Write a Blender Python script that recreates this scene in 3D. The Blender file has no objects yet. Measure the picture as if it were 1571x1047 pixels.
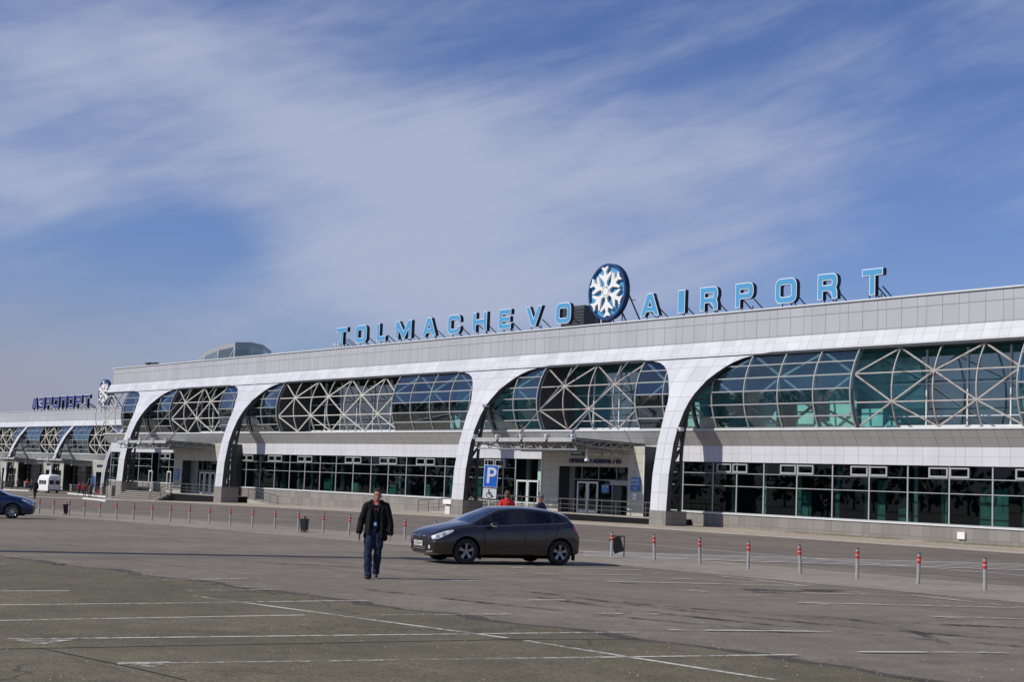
import bpy, bmesh, math, random
from mathutils import Vector, Matrix
from mathutils.bvhtree import BVHTree
R = math.radians
rnd = random.Random(7)
scene = bpy.context.scene
col = scene.collection

# ------------------------------------------------------------------ camera
YAW, PITCH, ROLL = R(-53.01), R(5.30), R(2.18)
fw = Vector((math.sin(YAW)*math.cos(PITCH), math.cos(YAW)*math.cos(PITCH), math.sin(PITCH)))
r0 = Vector((math.cos(YAW), -math.sin(YAW), 0)); u0 = r0.cross(fw)
rr = math.cos(ROLL)*r0 + math.sin(ROLL)*u0
uu = -math.sin(ROLL)*r0 + math.cos(ROLL)*u0
FPX, CX, CY = 2350.0, 785.5, 523.5
CAM = Vector((0, 0, 2.0))
cam = bpy.data.cameras.new("camera"); cam_o = bpy.data.objects.new("camera", cam); col.objects.link(cam_o)
cam.lens = 36.0*FPX/1571.0; cam.sensor_width = 36; cam.clip_start = 0.2; cam.clip_end = 9000
M3 = Matrix((rr, uu, -fw)).transposed()
cam_o.matrix_world = Matrix.Translation(CAM) @ M3.to_4x4()
scene.camera = cam_o
scene.render.resolution_x = 1024; scene.render.resolution_y = 683

# ------------------------------------------------------------------ sun, sky, exposure
SUN_EL = R(38); SUN_AZ = R(17)          # light travels towards (sin, cos) of SUN_AZ
ltrav = Vector((math.sin(SUN_AZ)*math.cos(SUN_EL), math.cos(SUN_AZ)*math.cos(SUN_EL), -math.sin(SUN_EL)))
sl = bpy.data.lights.new("sun", 'SUN'); sl.energy = 4.2; sl.angle = R(0.5); sl.color = (1, .94, .84)
so = bpy.data.objects.new("sun", sl); col.objects.link(so)
so.rotation_euler = (-ltrav).to_track_quat('Z', 'Y').to_euler(); so.location = (0, -40, 60)
vs = scene.view_settings
vs.view_transform = 'Standard'; vs.look = 'None'; vs.gamma = 1; vs.exposure = -0.12

def world():
    w = bpy.data.worlds.new("World"); scene.world = w; w.use_nodes = True
    nt = w.node_tree; N = nt.nodes; Lk = nt.links; N.clear()
    out = N.new('ShaderNodeOutputWorld'); bg = N.new('ShaderNodeBackground'); bg.inputs[1].default_value = 0.07
    sky = N.new('ShaderNodeTexSky'); sky.sky_type = 'NISHITA'; sky.sun_disc = False
    sky.sun_elevation = SUN_EL; sky.sun_rotation = math.pi + SUN_AZ
    sky.air_density = 1.0; sky.dust_density = 0.4; sky.ozone_density = 2.2; sky.altitude = 100
    tc = N.new('ShaderNodeTexCoord'); sep = N.new('ShaderNodeSeparateXYZ'); Lk.new(tc.outputs['Generated'], sep.inputs[0])
    def mt(op, x, y=0, z=None, cl=False):
        m = N.new('ShaderNodeMath'); m.operation = op; m.use_clamp = cl
        for i, v in enumerate((x, y) if z is None else (x, y, z)):
            if isinstance(v, (int, float)): m.inputs[i].default_value = v
            else: Lk.new(v, m.inputs[i])
        return m.outputs[0]
    def ss(v, a, b, c=0, d=1):
        m = N.new('ShaderNodeMapRange'); m.interpolation_type = 'SMOOTHSTEP'
        m.inputs['From Min'].default_value = a; m.inputs['From Max'].default_value = b; m.inputs['To Min'].default_value = c; m.inputs['To Max'].default_value = d
        Lk.new(v, m.inputs['Value']); return m.outputs[0]
    # azimuth (degrees from +Y, negative towards -X) and elevation of the view direction
    az = mt('MULTIPLY', mt('ARCTAN2', sep.outputs[0], sep.outputs[1]), 57.2958)
    el = mt('MULTIPLY', mt('ARCSINE', sep.outputs[2]), 57.2958)
    cb = N.new('ShaderNodeCombineXYZ'); Lk.new(az, cb.inputs[0]); Lk.new(el, cb.inputs[1])
    def noise(scale, rot, sc, detail, dist, loc=(0, 0, 0), rgh=.55):
        m1 = N.new('ShaderNodeMapping'); m1.inputs['Rotation'].default_value = (0, 0, rot); Lk.new(cb.outputs[0], m1.inputs[0])
        mp = N.new('ShaderNodeMapping'); mp.inputs['Scale'].default_value = sc; mp.inputs['Location'].default_value = loc; Lk.new(m1.outputs[0], mp.inputs[0])
        n = N.new('ShaderNodeTexNoise'); n.inputs['Scale'].default_value = scale; n.inputs['Detail'].default_value = detail
        n.inputs['Roughness'].default_value = rgh; n.inputs['Distortion'].default_value = dist
        Lk.new(mp.outputs[0], n.inputs['Vector']); return n.outputs['Fac']
    big = noise(.055, R(8), (1, 1.9, 1), 5, .5, (1.3, .4, 0)); streak = noise(.14, R(-14), (.45, 2.2, 1), 8, .7, (0, 2, 0), .6); fine = noise(.5, R(-20), (.5, 2.2, 1), 8, .4)
    def bank(a, e, wa, we, s):      # a soft bank of cloud centred on (azimuth, elevation)
        u = mt('DIVIDE', mt('SUBTRACT', az, a), wa); v = mt('DIVIDE', mt('SUBTRACT', el, e), we)
        q = mt('ADD', mt('MULTIPLY', u, u), mt('MULTIPLY', v, v)); return mt('MULTIPLY', mt('EXPONENT', mt('MULTIPLY', q, -1.0)), s)
    f = mt('MULTIPLY', big, .9)
    for b in BANKS: f = mt('ADD', f, bank(*b))
    f = mt('ADD', f, mt('MULTIPLY', mt('SUBTRACT', streak, .5), .72)); f = mt('ADD', f, mt('MULTIPLY', mt('SUBTRACT', fine, .5), .34))
    s = ss(f, .28, 1.02, .0, .95)
    tint = N.new('ShaderNodeMix'); tint.data_type = 'RGBA'; tint.blend_type = 'MULTIPLY'; tint.inputs[0].default_value = 1
    Lk.new(sky.outputs[0], tint.inputs[6]); tint.inputs[7].default_value = SKY_TINT
    mixc = N.new('ShaderNodeMix'); mixc.data_type = 'RGBA'
    Lk.new(s, mixc.inputs[0]); Lk.new(tint.outputs[2], mixc.inputs[6]); mixc.inputs[7].default_value = CLOUD_COL
    hz = ss(el, 0.5, 9, .9, 0); hx = ss(az, -56, -74, .12, 1)
    m2 = N.new('ShaderNodeMix'); m2.data_type = 'RGBA'; Lk.new(mt('MULTIPLY', hz, hx), m2.inputs[0]); Lk.new(mixc.outputs[2], m2.inputs[6]); m2.inputs[7].default_value = HAZE_COL
    Lk.new(m2.outputs[2], bg.inputs[0]); Lk.new(bg.outputs[0], out.inputs[0])
# banks: azimuth, elevation, half-widths, strength (negative: open blue)
BANKS = [(-57, 7.0, 6.0, 1.6, .42), (-57, 9.6, 8, 3.2, .50), (-66, 14, 9, 2.6, .42), (-50, 13, 12, 2.2, .30), (-45, 17.5, 8, 1.6, .12), (-65.5, 7.9, 3.2, 1.3, -.52), (-71, 19.5, 6, 1.8, -.35), (-37, 13, 4, 6, -.22), (-57, 20, 10, 1.2, .10), (-38, 7.5, 5, 2, -.3), (-72, 10, 4, 2, .25)]
SKY_TINT = (.92, 1.02, 1.50, 1)
CLOUD_COL = (6.4, 7.2, 9.6, 1)
HAZE_COL = (5.0, 5.0, 6.2, 1)
world()

# ------------------------------------------------------------------ terrain heights (the forecourt falls away to the left)
def interp(x, xs, ys):
    if x <= xs[0]: return ys[0]
    for i in range(len(xs)-1):
        if x <= xs[i+1]:
            return ys[i] + (ys[i+1]-ys[i])*(x-xs[i])/(xs[i+1]-xs[i])
    return ys[-1]
AX = [-3000, -400, -150, -65, -44, -20, 0, 100, 3000]; AZ = [-2.1, -2.1, -1.35, -.33, -.13, -.01, .1, .2, .2]
BX = [-3000, -190, -164, -140, -105, -75, -40, 3000]; BZ = [-2.1, -2.1, -1.55, -1.07, -.72, -.47, -.5, -.5]
def g(X, Y):
    a = interp(X, AX, AZ); b = interp(X, BX, BZ); t = min(max((Y-28)/44, 0), 1)
    return a+(b-a)*t
def ray(px, py): return fw + rr*((px-CX)/FPX) - uu*((py-CY)/FPX)
def gp(px, py):
    z = 0.0
    for _ in range(60):
        d = ray(px, py); p = CAM + d*((z-CAM.z)/d.z); z = .5*z+.5*g(p.x, p.y)
    return p
def at_y(px, py, Y):
    d = ray(px, py); return CAM + d*(Y/d.y)

# ------------------------------------------------------------------ materials
def newmat(name):
    m = bpy.data.materials.new(name); m.use_nodes = True; m.node_tree.nodes.clear(); return m
def pbr(name, c, rough=.5, metal=0, var=.12, vscale=3, bump=0, bscale=30, spec=.5, coat=0, stain=0, stain_c=(.02, .02, .02), emit=None):
    m = newmat(name); N = m.node_tree.nodes; L = m.node_tree.links
    o = N.new('ShaderNodeOutputMaterial'); p = N.new('ShaderNodeBsdfPrincipled'); L.new(p.outputs[0], o.inputs[0])
    p.inputs['Roughness'].default_value = rough; p.inputs['Metallic'].default_value = metal
    p.inputs['Specular IOR Level'].default_value = spec; p.inputs['Coat Weight'].default_value = coat
    p.inputs['Coat Roughness'].default_value = .04
    tc = N.new('ShaderNodeTexCoord')
    n = N.new('ShaderNodeTexNoise'); n.inputs['Scale'].default_value = vscale; n.inputs['Detail'].default_value = 6
    n.inputs['Roughness'].default_value = .6
    L.new(tc.outputs['Object'], n.inputs['Vector'])
    mr = N.new('ShaderNodeMapRange'); mr.inputs['From Min'].default_value = .3; mr.inputs['From Max'].default_value = .7
    mr.inputs['To Min'].default_value = 1-var; mr.inputs['To Max'].default_value = 1+var
    L.new(n.outputs['Fac'], mr.inputs['Value'])
    mu = N.new('ShaderNodeMix'); mu.data_type = 'RGBA'; mu.blend_type = 'MULTIPLY'; mu.inputs[0].default_value = 1
    mu.inputs[6].default_value = (*c, 1); L.new(mr.outputs[0], mu.inputs[7])
    last = mu.outputs[2]
    if stain:
        n2 = N.new('ShaderNodeTexNoise'); n2.inputs['Scale'].default_value = vscale*.37; n2.inputs['Detail'].default_value = 8
        n2.inputs['Distortion'].default_value = .6
        L.new(tc.outputs['Object'], n2.inputs['Vector'])
        r2 = N.new('ShaderNodeMapRange'); r2.interpolation_type = 'SMOOTHSTEP'; r2.inputs['From Min'].default_value = .54; r2.inputs['From Max'].default_value = .66
        r2.inputs['To Max'].default_value = stain
        L.new(n2.outputs['Fac'], r2.inputs['Value'])
        m3 = N.new('ShaderNodeMix'); m3.data_type = 'RGBA'; L.new(r2.outputs[0], m3.inputs[0]); L.new(last, m3.inputs[6]); m3.inputs[7].default_value = (*stain_c, 1)
        last = m3.outputs[2]
    L.new(last, p.inputs['Base Color'])
    if bump:
        nb = N.new('ShaderNodeTexNoise'); nb.inputs['Scale'].default_value = bscale; nb.inputs['Detail'].default_value = 4
        L.new(tc.outputs['Object'], nb.inputs['Vector'])
        b = N.new('ShaderNodeBump'); b.inputs['Strength'].default_value = bump; b.inputs['Distance'].default_value = .02
        L.new(nb.outputs['Fac'], b.inputs['Height']); L.new(b.outputs[0], p.inputs['Normal'])
    if emit:
        p.inputs['Emission Color'].default_value = (*emit[0], 1); p.inputs['Emission Strength'].default_value = emit[1]
    return m
def panel(name, c, joint, rough=.45, jw=.02, var=.05, metal=0, spec=.5, stain=0, bump=0):
    """cladding: joints run along whole UV numbers, each panel a slightly different tone"""
    m = newmat(name); N = m.node_tree.nodes; L = m.node_tree.links
    o = N.new('ShaderNodeOutputMaterial'); p = N.new('ShaderNodeBsdfPrincipled'); L.new(p.outputs[0], o.inputs[0])
    p.inputs['Roughness'].default_value = rough; p.inputs['Metallic'].default_value = metal; p.inputs['Specular IOR Level'].default_value = spec
    uv = N.new('ShaderNodeUVMap'); uv.uv_map = 'UVMap'
    b = N.new('ShaderNodeTexBrick'); b.offset = 0; b.offset_frequency = 1; b.squash = 1
    b.inputs['Scale'].default_value = 1; b.inputs['Brick Width'].default_value = 1; b.inputs['Row Height'].default_value = 1
    b.inputs['Mortar Size'].default_value = jw; b.inputs['Mortar Smooth'].default_value = .1; b.inputs['Bias'].default_value = 0
    b.inputs['Color1'].default_value = (*[x*(1-var) for x in c], 1); b.inputs['Color2'].default_value = (*[min(1, x*(1+var)) for x in c], 1)
    b.inputs['Mortar'].default_value = (*joint, 1)
    L.new(uv.outputs[0], b.inputs['Vector'])
    tc = N.new('ShaderNodeTexCoord')
    n = N.new('ShaderNodeTexNoise'); n.inputs['Scale'].default_value = .55; n.inputs['Detail'].default_value = 7
    mp = N.new('ShaderNodeMapping'); mp.inputs['Scale'].default_value = (1, 1, .35); L.new(tc.outputs['Object'], mp.inputs[0]); L.new(mp.outputs[0], n.inputs['Vector'])
    mr = N.new('ShaderNodeMapRange'); mr.inputs['From Min'].default_value = .3; mr.inputs['From Max'].default_value = .7
    mr.inputs['To Min'].default_value = .93-stain; mr.inputs['To Max'].default_value = 1.04
    L.new(n.outputs['Fac'], mr.inputs['Value'])
    mu = N.new('ShaderNodeMix'); mu.data_type = 'RGBA'; mu.blend_type = 'MULTIPLY'; mu.inputs[0].default_value = 1
    L.new(b.outputs['Color'], mu.inputs[6]); L.new(mr.outputs[0], mu.inputs[7]); L.new(mu.outputs[2], p.inputs['Base Color'])
    if bump:
        nb = N.new('ShaderNodeTexNoise'); nb.inputs['Scale'].default_value = 14; nb.inputs['Detail'].default_value = 5
        L.new(tc.outputs['Object'], nb.inputs['Vector'])
        bb = N.new('ShaderNodeBump'); bb.inputs['Strength'].default_value = bump; bb.inputs['Distance'].default_value = .02
        L.new(nb.outputs['Fac'], bb.inputs['Height']); L.new(bb.outputs[0], p.inputs['Normal'])
    return m
def glass(name, tint, refl=1.0, ior=1.5, rough=.0, wav=0.0, base=.04):
    """tinted pane: light passes through coloured, the surface mirrors what is in front of it"""
    m = newmat(name); N = m.node_tree.nodes; L = m.node_tree.links
    o = N.new('ShaderNodeOutputMaterial'); mix = N.new('ShaderNodeMixShader'); L.new(mix.outputs[0], o.inputs[0])
    t = N.new('ShaderNodeBsdfTransparent'); t.inputs[0].default_value = (*tint, 1)
    gl = N.new('ShaderNodeBsdfGlossy'); gl.inputs['Roughness'].default_value = rough; gl.inputs[0].default_value = (.9, .97, 1, 1)
    fr = N.new('ShaderNodeFresnel'); fr.inputs[0].default_value = ior
    k = N.new('ShaderNodeMath'); k.operation = 'MULTIPLY_ADD'; k.inputs[1].default_value = refl; k.inputs[2].default_value = base; k.use_clamp = True
    L.new(fr.outputs[0], k.inputs[0]); L.new(k.outputs[0], mix.inputs[0]); L.new(t.outputs[0], mix.inputs[1]); L.new(gl.outputs[0], mix.inputs[2])
    if wav:
        tc = N.new('ShaderNodeTexCoord'); n = N.new('ShaderNodeTexNoise'); n.inputs['Scale'].default_value = .35; n.inputs['Detail'].default_value = 1
        L.new(tc.outputs['Object'], n.inputs['Vector'])
        b = N.new('ShaderNodeBump'); b.inputs['Strength'].default_value = wav; b.inputs['Distance'].default_value = .05
        L.new(n.outputs['Fac'], b.inputs['Height']); L.new(b.outputs[0], gl.inputs['Normal'])
    return m
def asphalt(name, c1, c2, crack=.5, speck=.35, tracks=0.0):
    m = newmat(name); N = m.node_tree.nodes; L = m.node_tree.links
    o = N.new('ShaderNodeOutputMaterial'); p = N.new('ShaderNodeBsdfPrincipled'); L.new(p.outputs[0], o.inputs[0])
    p.inputs['Roughness'].default_value = .82; p.inputs['Specular IOR Level'].default_value = .35
    tc = N.new('ShaderNodeTexCoord')
    def noise(s, d=6, dist=0, sc=(1, 1, 1), rgh=.6):
        mp = N.new('ShaderNodeMapping'); mp.inputs['Scale'].default_value = sc; L.new(tc.outputs['Object'], mp.inputs[0])
        n = N.new('ShaderNodeTexNoise'); n.inputs['Scale'].default_value = s; n.inputs['Detail'].default_value = d
        n.inputs['Distortion'].default_value = dist; n.inputs['Roughness'].default_value = rgh; L.new(mp.outputs[0], n.inputs['Vector']); return n.outputs['Fac']
    def rng(v, a, b, c=0, d=1):
        r_ = N.new('ShaderNodeMapRange'); r_.interpolation_type = 'SMOOTHSTEP'
        r_.inputs['From Min'].default_value = a; r_.inputs['From Max'].default_value = b; r_.inputs['To Min'].default_value = c; r_.inputs['To Max'].default_value = d
        L.new(v, r_.inputs['Value']); return r_.outputs[0]
    def mixc(f, a, b, mode='MIX'):
        x = N.new('ShaderNodeMix'); x.data_type = 'RGBA'; x.blend_type = mode
        if isinstance(f, float): x.inputs[0].default_value = f
        else: L.new(f, x.inputs[0])
        for i, v in ((6, a), (7, b)):
            if isinstance(v, tuple): x.inputs[i].default_value = (*v, 1)
            else: L.new(v, x.inputs[i])
        return x.outputs[2]
    base = mixc(rng(noise(.22, 8, .4), .38, .62), c1, c2)
    base = mixc(1.0, base, rng(noise(1.7, 8), .3, .7, .86, 1.12), 'MULTIPLY')
    base = mixc(1.0, base, rng(noise(38, 3), .25, .75, 1-speck, 1+speck), 'MULTIPLY')
    base = mixc(1.0, base, rng(noise(9, 3), .3, .7, .9, 1.1), 'MULTIPLY')
    # dark patches and oil
    base = mixc(rng(noise(.5, 9, 1.2), .60, .70, 0, .35), base, tuple(x*.5 for x in c1))
    if tracks:
        base = mixc(rng(noise(.9, 5, .3, (1, .05, 1)), .52, .64, 0, tracks), base, tuple(x*.6 for x in c1))
        base = mixc(rng(noise(.7, 5, .3, (.06, 1, 1)), .54, .66, 0, tracks), base, tuple(x*.65 for x in c1))
    if crack:
        mp = N.new('ShaderNodeMapping'); L.new(tc.outputs['Object'], mp.inputs[0])
        nn = N.new('ShaderNodeTexNoise'); nn.inputs['Scale'].default_value = .8; nn.inputs['Detail'].default_value = 5; L.new(tc.outputs['Object'], nn.inputs['Vector'])
        ad = N.new('ShaderNodeVectorMath'); ad.operation = 'MULTIPLY_ADD'; ad.inputs[1].default_value = (2.2, 2.2, 2.2)
        L.new(nn.outputs['Color'], ad.inputs[0]); L.new(mp.outputs[0], ad.inputs[2])
        v = N.new('ShaderNodeTexVoronoi'); v.feature = 'DISTANCE_TO_EDGE'; v.inputs['Scale'].default_value = .23; L.new(ad.outputs[0], v.inputs['Vector'])
        cr = rng(v.outputs['Distance'], .0, .012, crack, 0)
        cr2 = N.new('ShaderNodeMath'); cr2.operation = 'MULTIPLY'; L.new(cr, cr2.inputs[0]); L.new(rng(noise(.12, 2), .45, .6), cr2.inputs[1])
        base = mixc(cr2.outputs[0], base, tuple(x*.35 for x in c1))
    L.new(base, p.inputs['Base Color'])
    b = N.new('ShaderNodeBump'); b.inputs['Strength'].default_value = .5; b.inputs['Distance'].default_value = .012
    L.new(noise(45, 3), b.inputs['Height']); L.new(b.outputs[0], p.inputs['Normal'])
    return m
def worn_paint(name, c, under, wear=.5, scale=6):
    m = newmat(name); N = m.node_tree.nodes; L = m.node_tree.links
    o = N.new('ShaderNodeOutputMaterial'); p = N.new('ShaderNodeBsdfPrincipled')
    t = N.new('ShaderNodeBsdfTransparent'); mix = N.new('ShaderNodeMixShader'); L.new(mix.outputs[0], o.inputs[0])
    p.inputs['Base Color'].default_value = (*c, 1); p.inputs['Roughness'].default_value = .75
    tc = N.new('ShaderNodeTexCoord'); n = N.new('ShaderNodeTexNoise'); n.inputs['Scale'].default_value = scale; n.inputs['Detail'].default_value = 9
    n.inputs['Roughness'].default_value = .75; L.new(tc.outputs['Object'], n.inputs['Vector'])
    n2 = N.new('ShaderNodeTexNoise'); n2.inputs['Scale'].default_value = .6; n2.inputs['Detail'].default_value = 3; L.new(tc.outputs['Object'], n2.inputs['Vector'])
    ad = N.new('ShaderNodeMath'); ad.operation = 'MULTIPLY_ADD'; ad.inputs[1].default_value = .6; L.new(n2.outputs['Fac'], ad.inputs[0]); L.new(n.outputs['Fac'], ad.inputs[2])
    r_ = N.new('ShaderNodeMapRange'); r_.inputs['From Min'].default_value = .72+(.5-wear)*.35; r_.inputs['From Max'].default_value = .88+(.5-wear)*.35
    r_.inputs['To Min'].default_value = .95; r_.inputs['To Max'].default_value = .05
    L.new(ad.outputs[0], r_.inputs['Value'])
    L.new(r_.outputs[0], mix.inputs[0]); L.new(t.outputs[0], mix.inputs[1]); L.new(p.outputs[0], mix.inputs[2])
    return m

M = {}
M['parapet'] = panel('grey_parapet_cladding', (.42, .43, .455), (.16, .16, .17), .4, .016, .03)
M['white_clad'] = panel('white_cladding', (.60, .61, .64), (.33, .33, .35), .38, .015, .055, stain=.06)
M['band'] = panel('light_band_cladding', (.56, .57, .60), (.30, .30, .31), .4, .014, .03)
M['soffit'] = panel('soffit_cladding', (.34, .34, .335), (.12, .12, .12), .5, .014, .04)
M['granite'] = panel('granite_plinth', (.235, .22, .20), (.07, .065, .06), .6, .012, .12, bump=.2, stain=.08)
M['box_tile'] = panel('entrance_tiles', (.44, .43, .37), (.16, .15, .13), .45, .016, .05)
M['black_granite'] = pbr('black_granite', (.008, .008, .009), .6, var=.2, spec=.15)
M['steel_dark'] = pbr('dark_steel', (.055, .058, .062), .45, .3, var=.15)
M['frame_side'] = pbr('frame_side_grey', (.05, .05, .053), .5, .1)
M['alu'] = pbr('white_aluminium', (.66, .68, .68), .35, .1, var=.05)
M['alu_bar'] = pbr('window_frame_aluminium', (.36, .37, .37), .35, .1, var=.08)
M['alu_dark'] = pbr('grey_aluminium', (.30, .31, .31), .35, .3, var=.08)
M['rust_frame'] = pbr('weathered_steel_paint', (.38, .36, .335), .6, var=.15, vscale=4, stain=.7, stain_c=(.20, .075, .045))
M['cream_frame'] = pbr('cream_steel_paint', (.56, .545, .49), .6, var=.1, vscale=4, stain=.12, stain_c=(.3, .16, .1))
M['white'] = pbr('white_paint', (.78, .78, .78), .45, var=.05)
M['glass_up'] = glass('curved_teal_glass', (.68, .93, .95), 1.9, 1.5, .01, .02, .05)
M['glass_up_blue'] = glass('curved_blue_glass', (.16, .27, .36), 1.6, 1.5, .01, .02, .04)
M['glass_low'] = glass('dark_ground_floor_glass', (.27, .50, .48), .9, 1.5, .01, .03, .0)
M['glass_in'] = glass('inner_teal_glass', (.55, .88, .95), 2.6, 1.5, .01, .03, .08)
M['inside_dark'] = pbr('interior_dark', (.045, .062, .062), .8, var=.3, vscale=.5)
M['inside_teal'] = pbr('interior_teal_wall', (.34, .58, .60), .8, var=.25, vscale=.6)
M['inside_dim'] = pbr('interior_dim_partition', (.20, .32, .29), .8, var=.3, vscale=.8)
M['inside_light'] = pbr('interior_light_teal', (.36, .54, .48), .8, var=.2, vscale=.6)
M['inside_green'] = pbr('interior_pale_green_wall', (.50, .62, .48), .8, var=.15, vscale=.8)
M['inside_floor'] = pbr('interior_floor', (.12, .12, .11), .4, var=.15)
M['inside_white'] = pbr('interior_column', (.55, .58, .56), .6, var=.1)
M['roof'] = pbr('roof_membrane', (.25, .25, .25), .8)
M['concrete'] = pbr('concrete', (.34, .32, .29), .8, var=.12, bump=.3, bscale=20)
M['rail'] = pbr('stainless_rail', (.17, .17, .17), .35, .6)
M['canopy'] = pbr('canopy_panel', (.43, .44, .45), .4, .1, var=.08, vscale=1.5)

# ------------------------------------------------------------------ mesh helpers
def link(name, mesh, mat=None, parent=None):
    o = bpy.data.objects.new(name, mesh); col.objects.link(o)
    if mat is not None and not mesh.materials: mesh.materials.append(mat)
    if parent is not None: o.parent = parent
    return o
def tag(o, label=None, cat=None, group=None, kind=None):
    if label: o['label'] = label
    if cat: o['category'] = cat
    if group: o['group'] = group
    if kind: o['kind'] = kind
    return o
def empty(name, loc=(0, 0, 0), rz=0, label=None, cat=None, group=None, scale=1):
    o = bpy.data.objects.new(name, None); col.objects.link(o); o.location = loc; o.rotation_euler = (0, 0, rz)
    o.scale = (scale,)*3; o.empty_display_size = .2
    return tag(o, label, cat, group)
class MB:
    def __init__(s): s.v = []; s.f = []; s.uv = []; s.mi = []; s.cur = 0
    def face(s, pts, uvs=None):
        n = len(s.v); s.v += [tuple(p) for p in pts]; s.f.append(tuple(range(n, n+len(pts))))
        s.uv.append(uvs if uvs else [(0, 0)]*len(pts)); s.mi.append(s.cur); return s
    def box(s, x0, x1, y0, y1, z0, z1, uvm=None):
        P = [(x0, y0, z0), (x1, y0, z0), (x1, y1, z0), (x0, y1, z0), (x0, y0, z1), (x1, y0, z1), (x1, y1, z1), (x0, y1, z1)]
        for f in ((3, 2, 1, 0), (4, 5, 6, 7), (0, 1, 5, 4), (1, 2, 6, 5), (2, 3, 7, 6), (3, 0, 4, 7)):
            q = [P[i] for i in f]
            uv = None
            if uvm:
                if f in ((0, 1, 5, 4), (2, 3, 7, 6)): uv = [(p[0]/uvm[0], p[2]/uvm[1]) for p in q]
                elif f in ((1, 2, 6, 5), (3, 0, 4, 7)): uv = [(p[1]/uvm[0], p[2]/uvm[1]) for p in q]
                else: uv = [(p[0]/uvm[0], p[1]/uvm[0]) for p in q]
            s.face(q, uv)
        return s
    def bar(s, a, b, w, h=None, up=(0, 0, 1), taper=1):
        a = Vector(a); b = Vector(b); h = h or w; d = (b-a)
        if d.length < 1e-6: return s
        d.normalize(); u = Vector(up)
        if abs(d.dot(u)) > .98: u = Vector((1, 0, 0))
        x = d.cross(u).normalized(); y = x.cross(d).normalized()
        A = [a+x*(i*w/2)+y*(j*h/2) for i, j in ((-1, -1), (1, -1), (1, 1), (-1, 1))]
        B = [b+x*(i*w/2*taper)+y*(j*h/2*taper) for i, j in ((-1, -1), (1, -1), (1, 1), (-1, 1))]
        s.face(A[::-1]); s.face(B)
        for i in range(4):
            k = (i+1) % 4; s.face([A[i], A[k], B[k], B[i]])
        return s
    def tube(s, a, b, r, n=8, r2=None, cap=True):
        a = Vector(a); b = Vector(b); d = (b-a)
        if d.length < 1e-6: return s
        d.normalize(); u = Vector((0, 0, 1)) if abs(d.z) < .95 else Vector((1, 0, 0))
        x = d.cross(u).normalized(); y = x.cross(d).normalized(); r2 = r if r2 is None else r2
        A = [a+(x*math.cos(2*math.pi*i/n)+y*math.sin(2*math.pi*i/n))*r for i in range(n)]
        B = [b+(x*math.cos(2*math.pi*i/n)+y*math.sin(2*math.pi*i/n))*r2 for i in range(n)]
        for i in range(n):
            k = (i+1) % n; s.face([A[i], A[k], B[k], B[i]])
        if cap: s.face(A[::-1]); s.face(B)
        return s
    def path(s, pts, w, h=None):
        for a, b in zip(pts, pts[1:]): s.bar(a, b, w, h)
        return s
    def extrude(s, pts, y0, y1):
        """pts: outline in (x, z), extruded from y0 to y1"""
        n = len(pts)
        s.face([(p[0], y0, p[1]) for p in pts]); s.face([(p[0], y1, p[1]) for p in pts][::-1])
        for i in range(n):
            a = pts[i]; b = pts[(i+1) % n]
            s.face([(b[0], y0, b[1]), (a[0], y0, a[1]), (a[0], y1, a[1]), (b[0], y1, b[1])])
        return s
    def mesh(s, name, mats=None, smooth=False):
        me = bpy.data.meshes.new(name); me.from_pydata(s.v, [], s.f)
        ul = me.uv_layers.new(name='UVMap'); k = 0
        flat = []
        for u in s.uv:
            for q in u: flat += [q[0], q[1]]
        ul.data.foreach_set('uv', flat)
        if mats:
            for m in mats: me.materials.append(m)
            me.polygons.foreach_set('material_index', s.mi)
        if smooth: me.polygons.foreach_set('use_smooth', [True]*len(s.f))
        me.update(); return me
    def build(s, name, mat, parent=None, smooth=False):
        mats = mat if isinstance(mat, (list, tuple)) else [mat]
        return link(name, s.mesh(name, mats, smooth), None, parent)
def weld(o, d=1e-4, normals=True):
    bm = bmesh.new(); bm.from_mesh(o.data); bmesh.ops.remove_doubles(bm, verts=bm.verts, dist=d)
    if normals: bmesh.ops.recalc_face_normals(bm, faces=bm.faces)
    bm.to_mesh(o.data); bm.free(); return o
def bake(o):
    """apply the modifiers of o"""
    dg = bpy.context.evaluated_depsgraph_get(); ev = o.evaluated_get(dg)
    me = bpy.data.meshes.new_from_object(ev, depsgraph=dg); old = o.data
    o.modifiers.clear(); o.data = me; bpy.data.meshes.remove(old); return o
def copy_tree(o, parent=None):
    c = o.copy(); col.objects.link(c); c.parent = parent
    for ch in list(KIDS.get(o.name, [])) or [x for x in col.objects if x.parent == o]:
        copy_tree(ch, c)
    return c
KIDS = {}
def clip(poly, x, keep_right):
    out = []
    for i in range(len(poly)):
        a = poly[i]; b = poly[(i+1) % len(poly)]
        ia = (a[0] >= x) if keep_right else (a[0] <= x); ib = (b[0] >= x) if keep_right else (b[0] <= x)
        if ia: out.append(a)
        if ia != ib:
            t = (x-a[0])/(b[0]-a[0]); out.append((x, a[1]+(b[1]-a[1])*t))
    q = []
    for p in out:
        if not q or abs(p[0]-q[-1][0])+abs(p[1]-q[-1][1]) > 1e-6: q.append(p)
    if len(q) > 1 and abs(q[0][0]-q[-1][0])+abs(q[0][1]-q[-1][1]) < 1e-6: q.pop()
    return q
def pmap(x, xs):
    """continuous piecewise-linear index of x in the sorted list xs"""
    if x <= xs[0]: return (x-xs[0])/(xs[1]-xs[0])
    for i in range(len(xs)-1):
        if x <= xs[i+1]: return i+(x-xs[i])/(xs[i+1]-xs[i])
    return len(xs)-1+(x-xs[-1])/(xs[-1]-xs[-2])

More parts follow.
